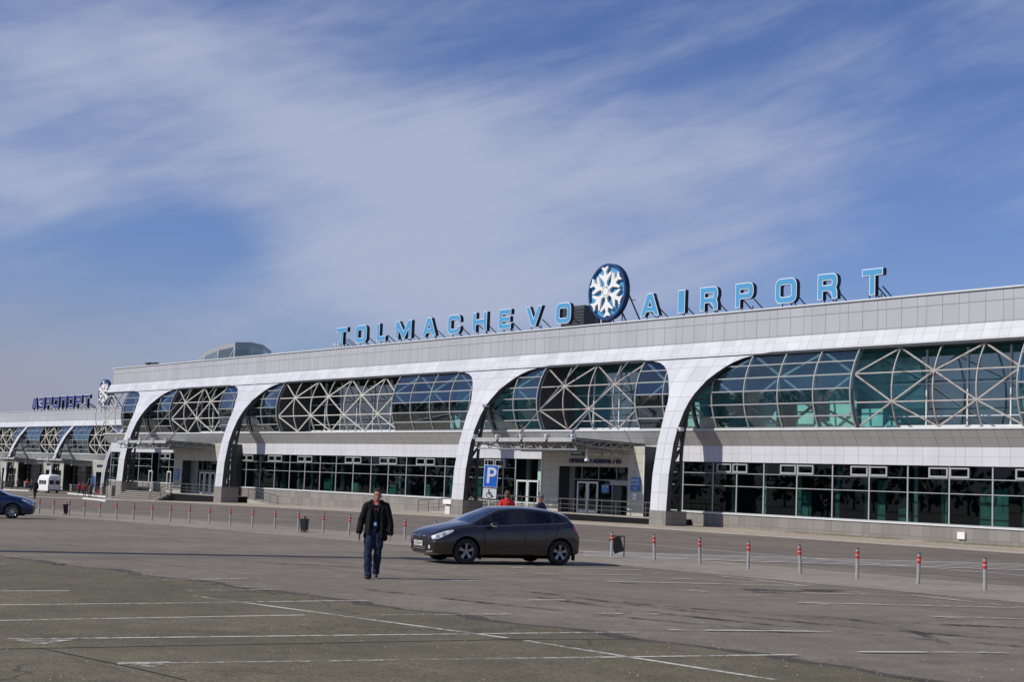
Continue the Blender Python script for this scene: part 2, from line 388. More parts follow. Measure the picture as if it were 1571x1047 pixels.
# ================================================================== TERMINAL
PZ = [-2.6, .55, 2.9, 5.0, 6.05, 7.17, 8.16, 9.23, 10.21, 10.7, 11.08, 12.05]
PY = [69, 69, 69.14, 69.5, 69.82, 70.23, 70.73, 71.31, 72.05, 72.45, 72.75, 73.2]
def prof(z): return interp(z, PZ, PY)
JZ = [.55, 1.75, 2.95, 3.95, 5.0, 6.05, 7.19, 8.16, 9.25, 10.26, 11.16, 11.65, 12.12, 13.3, 14.6]
JX = sorted(-58.67+k*2.96+d for k in range(-60, 20) for d in (0, 1.16, 1.83))
HWZ = [.55, 5.0, 6.05, 7.17, 7.8, 8.4, 8.9, 9.3, 9.75, 10.2, 10.5, 10.75, 10.95, 11.08]
HWV = [.78, .78, .80, .92, 1.02, 1.25, 1.58, 1.85, 2.3, 2.85, 3.35, 4.0, 5.0, 6.3]
def cutstrip(mb, zl, edges, Yf, zcuts, uvj=True, U=JX, V=JZ):
    """edges(z) -> (xl, xr); builds the surface Y = Yf(z) between them, cut at the panel joints"""
    zs = sorted(set([z for z in zcuts if zl[0] < z < zl[1]] + [zl[0], zl[1]]))
    for a, b in zip(zs, zs[1:]):
        xl0, xr0 = edges(a+1e-6); xl1, xr1 = edges(b-1e-6)
        poly = [(xl0, a), (xr0, a), (xr1, b), (xl1, b)]
        lo = min(xl0, xl1); hi = max(xr0, xr1)
        cuts = [lo] + [x for x in U if lo < x < hi] + [hi]
        for c0, c1 in zip(cuts, cuts[1:]):
            q = clip(clip(poly, c0, True), c1, False)
            if len(q) < 3: continue
            mb.face([(x, Yf(z), z) for x, z in q], [(pmap(x, U), pmap(z, V)) for x, z in q])
GZ = [6.12, 6.85, 7.65, 8.5, 9.37, 10.2, 10.92]
def gy(z):
    t = (z-6.12)/4.8
    return 72.5+.25*t-.72*4*t*(1-t)
def arcpts(x, off=0, z0=6.12, z1=10.92, n=10): return [(x, gy(z0+(z1-z0)*i/n)+off, z0+(z1-z0)*i/n) for i in range(n+1)]

def text_mesh(name, s, size, mat, loc, parent=None, ext=.01, offset=0, sx=1, align='CENTER', rot=(R(90), 0, 0), space=1):
    cu = bpy.data.curves.new(name, 'FONT'); cu.body = s; cu.size = size; cu.extrude = ext; cu.offset = offset
    cu.align_x = align; cu.align_y = 'CENTER'; cu.space_character = space
    o = bpy.data.objects.new(name, cu); col.objects.link(o)
    dg = bpy.context.evaluated_depsgraph_get(); me = bpy.data.meshes.new_from_object(o.evaluated_get(dg), depsgraph=dg)
    bpy.data.objects.remove(o); bpy.data.curves.remove(cu)
    me.materials.clear(); me.materials.append(mat); me.name = name
    Mx = Matrix.Translation(loc) @ Matrix.Rotation(rot[2], 4, 'Z') @ Matrix.Rotation(rot[1], 4, 'Y') @ Matrix.Rotation(rot[0], 4, 'X') @ Matrix.Diagonal((sx, 1, 1, 1))
    me.transform(Mx)
    return link(name, me, None, parent)

M['sign_blue'] = pbr('sign_board_blue', (.03, .16, .42), .4, var=.03)
M['sign_navy'] = pbr('sign_lettering_navy', (.02, .025, .12), .4)
M['sign_white'] = pbr('sign_lettering_white', (.75, .75, .75), .5, var=.02)
M['sign_black'] = pbr('sign_lettering_black', (.015, .015, .015), .5, var=.02)

def terminal(root, base, D):
    """D: dict of the building's design; every direct child is one part, offset so that the root sits at the base"""
    off = Vector(base)
    def part(mb, name, mat, parent=None, smooth=False):
        o = mb.build(name, mat, parent or root, smooth)
        if parent is None: o.location = -off
        return o
    x0, x1 = D['x0'], D['x1']; zg = D['zg']
    # ---- walls and cladding
    mb = MB(); cutstrip(mb, (12.05, 13.95), lambda z: (x0, x1), lambda z: 73.25, JZ)
    mb.face([(x0, 95, 12.0), (x0, 73.25, 12.0), (x0, 73.25, 13.95), (x0, 95, 13.95)]); mb.face([(x1, 73.25, 12.0), (x1, 95, 12.0), (x1, 95, 13.95), (x1, 73.25, 13.95)])
    pp = part(mb, 'parapet', M['parapet'])
    mb = MB().box(x0-.35, x1+.35, 73.14, 73.6, 13.95, 14.04); part(mb, 'parapet_cap', M['alu'], pp)
    mb = MB(); mb.box(x0, x1, 73.6, 110, 13.2, 13.3); part(mb, 'roof', M['roof'])
    mb = MB(); cutstrip(mb, (11.08, 12.05), lambda z: (x0-.6*D['capl'], x1), prof, JZ)
    part(mb, 'white_band', M['white_clad'])
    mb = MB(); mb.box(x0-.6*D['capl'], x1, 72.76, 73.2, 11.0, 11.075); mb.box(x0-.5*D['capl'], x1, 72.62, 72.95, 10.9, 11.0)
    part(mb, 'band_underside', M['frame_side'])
    mb = MB(); xs0 = D.get('xw0', x0)
    cutstrip(mb, (3.92, 5.0), lambda z: (xs0, x1), lambda z: 73.05, [4.46], V=[3.92, 4.46, 5.0])
    mb.face([(xs0, 73.05, 3.92), (xs0, 73.4, 3.92), (x1, 73.4, 3.92), (x1, 73.05, 3.92)])
    part(mb, 'light_band', M['band'])
    mb = MB(); cutstrip(mb, (5.0, 6.0), lambda z: (x0, x1), lambda z: 73.05-.6*(z-5.0), [5.5], V=[5.0, 5.5, 6.0])
    part(mb, 'soffit', M['soffit'])
    mb = MB().box(x0, x1, 72.40, 75.7, 6.0, 6.11); part(mb, 'sill_ledge', M['alu'])
    mb = MB()
    PL = [x*1.48 for x in range(-130, 20)] + [x*1.48+.95 for x in range(-130, 20)]; PL = sorted(PL)
    cutstrip(mb, (zg, .47), lambda z: (xs0, x1), lambda z: 73.08, [-.2], U=PL, V=[-.85, -.2, .47])
    mb.face([(xs0, 95, zg), (xs0, 73.08, zg), (xs0, 73.08, .47), (xs0, 95, .47)])
    part(mb, 'plinth', M['granite'])
    mb = MB().box(xs0, x1, 73.0, 73.3, .47, .56); part(mb, 'plinth_sill', M['alu'])
    # ---- side and back walls, interior
    mb = MB(); mb.box(xs0, xs0+.2, 73.5, 95, zg, 5.9); mb.box(D.get('xi0', x0), D.get('xi0', x0)+.2, 75.9, 95, 6.2, 12.9); mb.box(x1-.2, x1, 73.5, 95, zg, 12.9); mb.box(x0, x1, 95, 95.2, zg, 12.9)
    part(mb, 'side_walls', M['parapet'])
    mb = MB(); mb.box(xs0+.2, x1-.2, 73.4, 94.9, 5.3, 5.9); mb.box(x0+.3, x1-.2, 73.3, 94.9, 11.2, 11.35); mb.box(xs0+.2, x1-.2, 73.4, 94.9, 4.3, 4.4)
    part(mb, 'floor_slab', M['inside_floor'])
    mb = MB(); mb.box(xs0+.2, x1-.2, 73.4, 94.9, -.3, .15); part(mb, 'ground_floor', M['inside_floor'])
    mb = MB(); mb.box(xs0+.2, x1-.2, 82, 82.15, .15, 4.3); part(mb, 'inner_wall', M['inside_dark'])
    for a, b, m, Y in D['inner_up']:
        mb = MB().box(a, b, Y, Y+.15, 5.9, 11.2); part(mb, 'inner_wall', M[m])
    for a, b, m, Y, z0_, z1 in D.get('up', []):
        mb = MB().box(a, b, Y, Y+.1, z0_, z1); part(mb, 'brightening_board', M[m])  # pale boards added behind the upper glass to catch sun and brighten it
    for a, b, m, Y, z1 in D['boards']:
        mb = MB()
        mb.box(a, b, Y, Y+.08, .15, z1)
        part(mb, 'partition_board', M[m])
    mb = MB()
    x = x0+6
    while x < x1-2:
        mb.tube((x, 77.8, .15), (x, 77.8, 4.3), .24, 12); mb.tube((x, 79.0, 5.9), (x, 79.0, 11.2), .26, 12); x += 5.92
    part(mb, 'interior_columns', M['inside_white'], smooth=False)
    # ---- pillars
    for X, flare in D['pillars']:
        hz, hv = (HWZ, HWV) if flare else ([.55, 11.08], [.6, .6])
        ed = lambda z: (X-interp(z, hz, hv), X+interp(z, hz, hv))
        zr = sorted(set(JZ+PZ+hz)); zr = [z for z in zr if .55 <= z <= 11.08]
        mb = MB(); U = sorted([X] + [j for j in JX if abs(j-X) > .95])
        cutstrip(mb, (.55, 11.08), ed, prof, zr, U=U)
        p = part(mb, 'pillar', M['white_clad'])
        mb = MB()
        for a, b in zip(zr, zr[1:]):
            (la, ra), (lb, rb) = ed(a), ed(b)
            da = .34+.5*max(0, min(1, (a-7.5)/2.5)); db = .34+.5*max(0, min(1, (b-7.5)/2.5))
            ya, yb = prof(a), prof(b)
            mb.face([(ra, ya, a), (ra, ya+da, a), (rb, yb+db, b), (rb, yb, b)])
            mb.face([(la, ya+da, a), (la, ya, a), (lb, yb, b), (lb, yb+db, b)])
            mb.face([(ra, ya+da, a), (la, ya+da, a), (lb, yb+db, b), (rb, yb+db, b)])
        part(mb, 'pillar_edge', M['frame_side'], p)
        # lattice behind the face
        bz = [.55, 1.6, 2.7, 3.75, 4.8, 5.9, 6.9, 7.9, 8.8]
        by = [70.35, 70.35, 70.35, 70.36, 70.42, 70.6, 70.8, 71.05, 71.45]
        mb = MB(); w = .62 if flare else .5
        for s in (-1, 1):
            f = [(X+s*w, prof(z)+.42, z) for z in bz]; bk = [(X+s*w, y, z) for y, z in zip(by, bz)]
            mb.path(f, .15); mb.path(bk, .17)
            for i in range(len(bz)):
                if i < len(bz)-1:
                    mb.bar(f[i], bk[i+1], .11) if i % 2 else mb.bar(bk[i], f[i+1], .11)
                mb.bar(f[i], bk[i], .1)
        for i, z in enumerate(bz):
            mb.bar((X-w, by[i], z), (X+w, by[i], z), .1)
            if i < len(bz)-1: mb.bar((X-w, by[i], z), (X+w, by[i+1], bz[i+1]), .08)
        for z, y in ((7.9, 71.05), (8.8, 71.45)):
            for s in (-1, 1): mb.bar((X+s*w, y, z), (X+s*(w+1.3), gy(z)+.3, z+.3), .1)
        part(mb, 'pillar_lattice', M['steel_dark'], p)
        mb = MB(); b = .8 if flare else .62
        mb.box(X-b, X+b, 68.97, 70.84, zg-.3, .55, (.8, .52)); part(mb, 'pillar_base', M['granite'], p)
    # ---- bays: curved glazing, space frame, windows
    for B in D['bays']:
        xa, xb, ribs, apex0 = B['x'][0], B['x'][1], B['ribs'], B['apex']
        ex = B['ex']
        secs = [(xa, xb)] if not ex else [s for s in ((xa, ex[0]), (ex[1], xb)) if s[1]-s[0] > .4]
        for s0, s1 in secs:
            rs = sorted(set([s0]+[r_ for r_ in ribs if s0 < r_ < s1]+[s1]))
            mb = MB()
            for a, b in zip(rs, rs[1:]):
                for i in range(6):
                    z0, z1 = GZ[i], GZ[i+1]
                    e = [rnd.uniform(-.012, .012) for _ in range(3)]
                    mb.face([(a, gy(z0)+e[0], z0), (b, gy(z0)+e[1], z0), (b, gy(z1)+e[1]+e[2], z1), (a, gy(z1)+e[0]+e[2], z1)])
            gl = part(mb, 'curved_glazing', M['glass_up'])
            mb = MB()
            for a in rs: mb.path(arcpts(a, -.03), .085, .08)
            for z in GZ[1:-1]: mb.bar((s0, gy(z)-.03, z), (s1, gy(z)-.03, z), .06, .075)
            mb.bar((s0, gy(6.12)-.03, 6.15), (s1, gy(6.12)-.03, 6.15), .07)
            part(mb, 'glazing_bars', M['alu_bar'], gl)
        # steel lattice shell just inside the glass line
        def lattice(ra, rb, w):
            mb = MB(); o = .20
            lv = [6.16, 7.62, 9.37, 10.88]
            rs = [r_ for r_ in ribs if ra-.1 <= r_ <= rb+.1]
            for r_ in rs: mb.path(arcpts(r_, o), w*.8, w)
            for z in lv[1:3]: mb.bar((rs[0], gy(z)+o, z), (rs[-1], gy(z)+o, z), w, w*.9)
            for i in range(len(rs)-1):
                k = ribs.index(rs[i])
                for l in range(3):
                    # apex ribs carry nodes at the top and at 7.62
                    up = ((k-apex0) % 2 == 0)
                    hi_left = (up and l in (2, 0)) or (not up and l == 1)
                    a = (rs[i], gy(lv[l+1])+o, lv[l+1]) if hi_left else (rs[i], gy(lv[l])+o, lv[l])
                    b = (rs[i+1], gy(lv[l])+o, lv[l]) if hi_left else (rs[i+1], gy(lv[l+1])+o, lv[l+1])
                    mb.bar(a, b, w, w)
            return mb
        if ex:
            part(lattice(ex[0], ex[1], B.get('w', .088)), 'space_frame', M[B.get('fm', 'cream_frame')])
            for s0, s1 in secs:
                if s1-s0 > 2.5: part(lattice(s0, s1, .13), 'space_frame', M['alu_dark'])
            # inner flat window wall and the closing side walls
            xi = max(ex[0], B.get('in0', -999))
            mb = MB().face([(xi, 75.6, 6.12), (ex[1], 75.6, 6.12), (ex[1], 75.6, 11.0), (xi, 75.6, 11.0)])
            iw = part(mb, 'inner_window_wall', M['glass_in'])
            mb = MB(); x = ex[1]
            while x > xi-.1:
                mb.bar((x, 75.55, 6.12), (x, 75.55, 11.0), .08); x -= 1.475 if B.get('dense') else 2.95
            for z in (6.95, 8.9): mb.bar((xi, 75.55, z), (ex[1], 75.55, z), .05)
            mb.box(xi, ex[1], 75.3, 75.55, 6.12, 6.4)
            part(mb, 'window_bars', M['alu'], iw)
            for xx in (ex[0], ex[1]):
                if xx < B.get('in0', -999): continue
                mb = MB()
                n = 8
                for i in range(n):
                    z0 = 6.12+4.8*i/n; z1 = 6.12+4.8*(i+1)/n
                    mb.face([(xx, gy(z0)+.05, z0), (xx, 75.6, z0), (xx, 75.6, z1), (xx, gy(z1)+.05, z1)])
                part(mb, 'recess_side', M[B.get('side', 'frame_side')])
        elif B.get('lat', True): part(lattice(xa, xb, .13), 'space_frame', M['alu_dark'])
        # ground floor windows
        W = B['win']
        for a, b in zip(W, W[1:]):
            mb = MB()
            for z0, z1 in ((.56, 2.34), (2.34, 3.18), (3.18, 3.92)):
                e = [rnd.uniform(-.010, .010) for _ in range(3)]
                mb.face([(a, 73.2+e[0], z0), (b, 73.2+e[1], z0), (b, 73.2+e[1]+e[2], z1), (a, 73.2+e[0]+e[2], z1)])
            wi = part(mb, 'window', M['glass_low'])
            mb = MB()
            mb.bar((a, 73.16, .56), (a, 73.16, 3.9), .052, .09)
            if b == W[-1]: mb.bar((b, 73.16, .56), (b, 73.16, 3.9), .07, .09)
            for z, h in ((2.34, .045), (3.18, .045), (.58, .06)): mb.bar((a+.04, 73.16, z), (b-.04, 73.16, z), .08, h)
            part(mb, 'window_frame', M['alu_bar'], wi)
        for k, xm in enumerate(B.get('vents', [])):
            mb = MB()
            for s in (-1, 1):
                u0_, u1_ = sorted((xm+s*.06, xm+s*1.4))
                mb.box(u0_, u1_, 73.06, 73.16, 3.22, 3.34); mb.box(u0_, u1_, 73.06, 73.16, 3.74, 3.82)
                mb.box(u0_, u0_+.10, 73.06, 73.16, 3.34, 3.74); mb.box(u1_-.10, u1_, 73.06, 73.16, 3.34, 3.74)
            part(mb, 'vent_window', M['alu_bar'])
        for cx_ in B.get('cols', []): pass
    # ---- entrances
    for E_ in D['entr']: entrance(part, E_, D)
    return part

def railing(part, pts, name='handrail', h=1.0):
    """pts: (x, y, z) foot line of the rail"""
    mb = MB()
    for a, b in zip(pts, pts[1:]):
        a = Vector(a); b = Vector(b); L_ = (b-a).length; n = max(1, round(L_/1.5))
        for hh, r_ in ((h, .04), (h*.62, .022), (h*.32, .022)): mb.tube(a+Vector((0, 0, hh)), b+Vector((0, 0, hh)), r_, 6)
        for i in range(n+1):
            p = a.lerp(b, i/n); mb.tube(p, p+Vector((0, 0, h)), .033, 6)
    return part(mb, name, M['rail'])

def entrance(part, E_, D):
    bx0, bx1, rx0, rx1, zf, Yf = E_['bx0'], E_['bx1'], E_['rx0'], E_['rx1'], E_['zf'], 71.9
    ht, zt = E_.get('ht', 3.4), 4.9
    U = [bx0+k*.95 for k in range(-2, 20)]; V = [zf+k*.62 for k in range(0, 12)]
    mb = MB()
    cutstrip(mb, (zf-.1, ht), lambda z: (bx0, rx0), lambda z: Yf, V, U=U, V=V)
    cutstrip(mb, (zf-.1, ht), lambda z: (rx1, bx1), lambda z: Yf, V, U=U, V=V)
    cutstrip(mb, (ht, zt), lambda z: (bx0, bx1), lambda z: Yf, V, U=U, V=V)
    wl = part(mb, 'entrance_wall', M['box_tile'])
    mb = MB(); z0 = zf-.1
    mb.face([(bx1, Yf, z0), (bx1, 73.2, z0), (bx1, 73.2, zt), (bx1, Yf, zt)]); mb.face([(bx0, 73.2, z0), (bx0, Yf, z0), (bx0, Yf, zt), (bx0, 73.2, zt)])
    mb.face([(bx0, Yf, zt), (bx1, Yf, zt), (bx1, 73.2, zt), (bx0, 73.2, zt)])
    mb.face([(rx0, Yf, z0), (rx0, 72.95, z0), (rx0, 72.95, ht), (rx0, Yf, ht)]); mb.face([(rx1, 72.95, z0), (rx1, Yf, z0), (rx1, Yf, ht), (rx1, 72.95, ht)])
    mb.face([(rx0, Yf, ht), (rx0, 72.95, ht), (rx1, 72.95, ht), (rx1, Yf, ht)])
    part(mb, 'entrance_reveal', M['steel_dark'], wl)
    # glazed screen with the doors
    xs, xd0, xd1 = E_['screen']
    mb = MB().face([(xs, 72.93, z0), (rx1, 72.93, z0), (rx1, 72.93, ht), (xs, 72.93, ht)])
    sc = part(mb, 'entrance_glazing', M['glass_low'])
    mb = MB(); mb.bar((xs, 72.88, zf+2.45), (rx1, 72.88, zf+2.45), .06, .07)
    for x in E_['topbars']: mb.bar((x, 72.88, zf+2.45), (x, 72.88, ht), .06)
    mb.box(rx0, xs, 72.9, 72.97, z0, ht)
    part(mb, 'glazing_bars', M['alu_dark'], sc)
    for d0, d1 in E_['doors']:
        mb = MB().box(d0+.06, d1-.06, 72.82, 72.84, zf+.1, zf+2.2); dr = part(mb, 'door', M['glass_low'])
        mb = MB(); w = .13
        mb.box(d0, d0+w, 72.76, 72.86, zf, zf+2.3); mb.box(d1-w, d1, 72.76, 72.86, zf, zf+2.3)
        mb.box(d0+w, d1-w, 72.76, 72.86, zf+2.17, zf+2.3); mb.box(d0+w, d1-w, 72.76, 72.86, zf, zf+.18)
        part(mb, 'door_frame', M['alu'] if E_.get('wdoor', True) else M['alu_dark'], dr)
        mb = MB().tube((d1-w-.04, 72.7, zf+.8), (d1-w-.04, 72.7, zf+1.5), .02, 6); part(mb, 'door_handle', M['rail'], dr)
    if 'auto' in E_:
        a, b = E_['auto']
        mb = MB().box(a, b, 72.5, 72.86, zf+2.1, zf+2.42); mb.box(a, a+.07, 72.7, 72.86, zf, zf+2.1); o = part(mb, 'sliding_door_header', M['alu_dark'])
        mb = MB().box(a+.07, a+1.0, 72.74, 72.78, zf, zf+2.1); part(mb, 'sliding_door', M['inside_dark'])
    # doors in the window wall left of the box
    for d0, d1 in E_.get('sidedoors', []):
        mb = MB().box(d0+.05, d1-.05, 73.10, 73.12, zf, zf+2.15); dr = part(mb, 'door', M['glass_low'])
        mb = MB(); w = .12
        mb.box(d0, d0+w, 73.03, 73.14, zf-.3, zf+2.25); mb.box(d1-w, d1, 73.03, 73.14, zf-.3, zf+2.25)
        mb.box(d0+w, d1-w, 73.03, 73.14, zf+2.12, zf+2.25); mb.box(d0+w, d1-w, 73.03, 73.14, zf-.3, zf+.1)
        part(mb, 'door_frame', M['alu'], dr)
    # white downpipe at the corner of the box
    mb = MB().tube((bx0-.15, 71.95, zf-.2), (bx0-.15, 71.95, zt-.1), .07, 8); mb.tube((bx1+.08, 71.8, zf-.3), (bx1+.08, 71.8, zt-.6), .05, 8)
    mb.tube((bx1+.08, 71.8, zf-.3), (bx1+.2, 71.5, zf-.42), .05, 8)
    part(mb, 'downpipe', M['white'])
    # platform
    px0, px1, py0 = E_['plat']
    mb = MB().box(px0, px1, py0, 73.05, D['zg'], zf-.06); pf = part(mb, 'entrance_platform', M['black_granite'])
    mb = MB().box(px0-.02, px1+.02, py0-.03, 73.03, zf-.06, zf); part(mb, 'platform_paving', M['concrete'], pf)
    railing(part, [(px0+(0 if 'ramp' in E_ else 1.6), py0+.15, zf), (px1-.1, py0+.15, zf)])
    # ---- canopy
    cx0, cx1, cy0, cy1, cz = E_['can']
    mb = MB(); mb.face([(cx0, cy0+.1, cz), (cx1, cy0+.1, cz), (cx1, cy1, cz-.18), (cx0, cy1, cz-.18)]); mb.face([(cx0, cy1, cz-.22), (cx1, cy1, cz-.22), (cx1, cy0+.1, cz-.05), (cx0, cy0+.1, cz-.05)])
    cp = part(mb, 'canopy', M['canopy'])
    n = 4; w = (cx1-cx0)/n
    mb = MB()
    for i in range(n): mb.box(cx0+i*w+.10, cx0+(i+1)*w-.16, cy0-.03, cy0+.03, cz-.30, cz-.01)
    part(mb, 'canopy_fascia', M['canopy'], cp)
    mb = MB()
    for i in range(n+1):
        x = cx0+i*w
        mb.box(x-.1, x+.1, cy0-.12, cy0+.15, cz-.1, cz+.22); mb.tube((x, cy0-.22, cz+.12), (x, cy0+.2, cz+.12), .1, 10)
    part(mb, 'canopy_bracket', M['alu'], cp)
    mb = MB()
    for i in range(n+1):
        x = cx0+i*w; d = .5
        top = [(x, cy0+(cy1-cy0)*k/6, cz-.12-.1*k/6) for k in range(7)]; bot = [(x, cy0+.3+(cy1-cy0-.3)*k/6, cz-.12-d*min(1, .55+.2*k)) for k in range(7)]
        mb.path(top, .09); mb.path(bot, .08)
        for k in range(6):
            mb.bar(top[k], bot[k], .07); mb.bar(bot[k], top[k+1], .07)
    for yy in (cy0+.35, cy0+2.3, cy0+4.4):
        top = [(cx0+(cx1-cx0)*k/16, yy, cz-.12) for k in range(17)]; bot = [(p[0], yy, cz-.80) for p in top]
        mb.path(top, .09); mb.path(bot, .10)
        for k in range(16): mb.bar(top[k], bot[k+1], .07) if k % 2 else mb.bar(bot[k], top[k+1], .07)
    part(mb, 'canopy_truss', M['alu_dark'], cp)
    mb = MB(); mb.face([(cx1+.02, cy0, cz), (cx1+.02, cy1+.0, cz-.14), (cx1+.02, cy1+.0, cz-.5), (cx1+.02, cy0, cz-.16)])
    mb.box(cx1-.1, cx1+.015, cy0, cy1, cz-.3, cz-.17)
    part(mb, 'canopy_side_beam', M['steel_dark'], cp)
    for a in E_['rods']:
        mb = MB(); mb.tube(a[0], a[1], .045, 6)
        d = Vector(a[1])-Vector(a[0]); mb.tube(a[0], Vector(a[0])+d*.16, .17, 8, r2=.05)
        part(mb, 'tie_rod', M['alu_dark'], cp)

main_base = (-100.0, 73.1, -.55)
DM = dict(x0=-177.3, x1=-20.0, zg=-2.3, capl=1, xw0=-176.3, xi0=-174.6,
    pillars=[(-163.6, True), (-139.05, True), (-97.9, True), (-74.95, True), (-33.8, True)],
    inner_up=[(-172.4, -134, 'inside_dark', 80.5), (-134, -112, 'inside_dark', 79.5), (-112, -99, 'inside_teal', 78.4), (-99, -77.5, 'inside_teal', 78.4), (-77.5, -20.2, 'inside_teal', 77.6)],
    up=[(-61.1, -59.0, 'inside_green', 76.3, 6.1, 10.4), (-58.0, -56.7, 'inside_light', 76.5, 6.1, 8.3), (-55.6, -53.7, 'inside_light', 76.5, 6.9, 8.4), (-53.4, -51.2, 'inside_light', 76.6, 6.1, 8.2), (-66.6, -64.4, 'inside_light', 76.1, 6.1, 8.9), (-69.2, -67.7, 'inside_light', 75.8, 6.1, 7.9), (-63.9, -62.2, 'inside_light', 76.0, 6.1, 7.5), (-72.2, -70.8, 'inside_teal', 75.6, 6.1, 8.6),
        (-88.6, -86.9, 'inside_light', 76.4, 6.1, 8.4), (-86.0, -84.2, 'inside_light', 76.4, 6.1, 9.0), (-83.8, -82.6, 'inside_teal', 76.2, 6.1, 8.0), (-80.2, -78.4, 'inside_light', 75.9, 6.1, 8.2), (-49.3, -46, 'inside_light', 76.0, 6.1, 8.4), (-109, -107.6, 'inside_teal', 75.8, 6.1, 7.6), (-105, -104, 'inside_teal', 75.8, 6.1, 7.8), (-95.5, -94.0, 'inside_teal', 75.9, 6.1, 7.4)],
    boards=[(-54.2, -52.3, 'inside_dim', 74.9, 2.7), (-51.6, -46, 'inside_dim', 75.2, 3.0), (-62.5, -61.9, 'inside_dim', 76, 3), (-69.4, -68.3, 'inside_dim', 76.4, 2.2),
            (-104, -103, 'inside_dim', 75, 3.2), (-112, -111.2, 'inside_dim', 75.4, 1.6), (-118, -117, 'inside_dim', 75.6, 1.4), (-124, -122.6, 'inside_dim', 75.2, 1.5), (-129, -127.9, 'inside_dim', 75.2, 1.7)]+[(x_-w_, x_, m_, y_, h_) for x_, w_, m_, y_, h_ in ((-70.6, .35, 'inside_white', 74.6, 3.9), (-67.9, .25, 'inside_dim', 75.0, 3.9), (-64.8, .3, 'inside_dim', 75.1, 3.9), (-60.0, .9, 'inside_dim', 76.0, 2.0), (-58.6, .25, 'inside_white', 74.9, 3.9), (-57.0, .3, 'inside_dim', 75.6, 3.9), (-48.2, .3, 'inside_white', 74.8, 3.9), (-133.6, .3, 'inside_dim', 75.0, 3.9), (-126.8, .35, 'inside_dim', 74.8, 3.9), (-120.1, .3, 'inside_dim', 75.0, 3.9), (-114.9, .35, 'inside_dim', 74.8, 3.9), (-106.9, .4, 'inside_dim', 74.8, 3.9), (-137.2, 1.2, 'inside_dim', 75.6, 1.3), (-94.0, .5, 'inside_light', 74.2, 3.9))],
    bays=[
     dict(x=(-177.3, -163.6), ribs=[-179.3, -176.4, -173.4, -170.4, -167.4, -164.5], apex=1, ex=(-179.3, -171.0), in0=-174.6, win=[-176.2, -173.9, -171.0, -168.0, -164.4], vents=[]),
     dict(x=(-163.6, -139.05), ribs=[-163.8, -160.75, -157.7, -154.5, -151.3, -148.4, -145.6, -142.6, -139.6], apex=2, ex=(-157.7, -145.6), win=[-162.6, -159.8, -156.1], vents=[-160.8]),
     dict(x=(-139.05, -97.9), ribs=[-139.4, -136.4, -133.23, -130.2, -126.9, -123.9, -120.85, -118.0, -115.1, -112.4, -109.5, -106.55, -103.6, -100.8, -98.2], apex=2, ex=(-133.23, -112.4),
          win=[-144.3, -141.3, -138.3, -135.27, -132.25, -129.27, -126.39, -123.45, -120.4, -117.35, -114.47, -111.6, -108.59, -105.72, -102.7, -99.7], vents=[-141.25, -135.2, -129.27, -120.4, -114.47, -108.6]),
     dict(x=(-97.9, -74.95), ribs=[-97.9, -94.95, -91.99, -89.1, -86.13, -83.4, -80.75, -77.9, -75.1], apex=2, ex=(-91.99, -80.75), fm='rust_frame',
          win=[-99.7, -97.6, -96.0], vents=[-98.7]),
     dict(x=(-74.95, -33.8), ribs=[-76.1, -73.15, -70.2, -67.26, -64.3, -61.34, -58.4, -55.46, -52.5, -49.7, -46.7, -43.8, -40.8, -37.9, -35.0], apex=2, ex=(-61.34, -49.7), fm='rust_frame', side='glass_in',
          win=[-78.9, -77.0, -74.1, -71.9, -69.47, -66.62, -63.7, -60.83, -57.96, -55.02, -52.11, -49.2, -46.3, -43.4, -40.5, -37.6, -34.7], vents=[-72.3, -66.6, -60.83, -55.02, -49.2, -43.4]),
     dict(x=(-33.8, -20), ribs=[-34, -31, -28, -25, -22], apex=0, ex=None, win=[-32.9, -30, -27.1, -24.2, -20.3], vents=[-30])],
    entr=[
     dict(bx0=-91.0, bx1=-79.6, rx0=-89.0, rx1=-81.3, zf=.02, screen=(-88.4, 0, 0), topbars=[-87.5, -85.6, -83.6], doors=[(-87.9, -86.75), (-86.7, -85.55)], auto=(-83.9, -81.4),
          sidedoors=[(-95.7, -94.3), (-94.25, -92.9)], plat=(-96.0, -76.0, 70.2), can=(-92.4, -80.9, 66.5, 73.1, 5.26), ramp=1,
          rods=[((-89.6, 68.2, 5.3), (-88.0, 72.6, 11.0)), ((-83.6, 68.2, 5.3), (-82.4, 72.6, 11.0))]),
     dict(bx0=-155.6, bx1=-142.3, rx0=-153.7, rx1=-143.3, zf=-.38, ht=3.1, screen=(-151.9, 0, 0), topbars=[-150.8, -148.8, -146.8, -144.9], doors=[(-151.2, -150.1), (-149.9, -148.8), (-148.6, -147.5), (-145.2, -144.1)],
          sidedoors=[(-164.9, -163.9), (-160.0, -159.0)], plat=(-150.8, -140.6, 69.6), can=(-158.8, -146.2, 66.5, 73.1, 5.02),
          rods=[((-155.5, 68.2, 5.1), (-154.0, 72.6, 11.0)), ((-149.5, 68.2, 5.1), (-148.2, 72.6, 11.0))])])
terminal_o = empty('airport_terminal', main_base, label='long grey and white airport terminal with arched glass bays under light blue rooftop letters', cat='terminal')
part = terminal(terminal_o, main_base, DM)
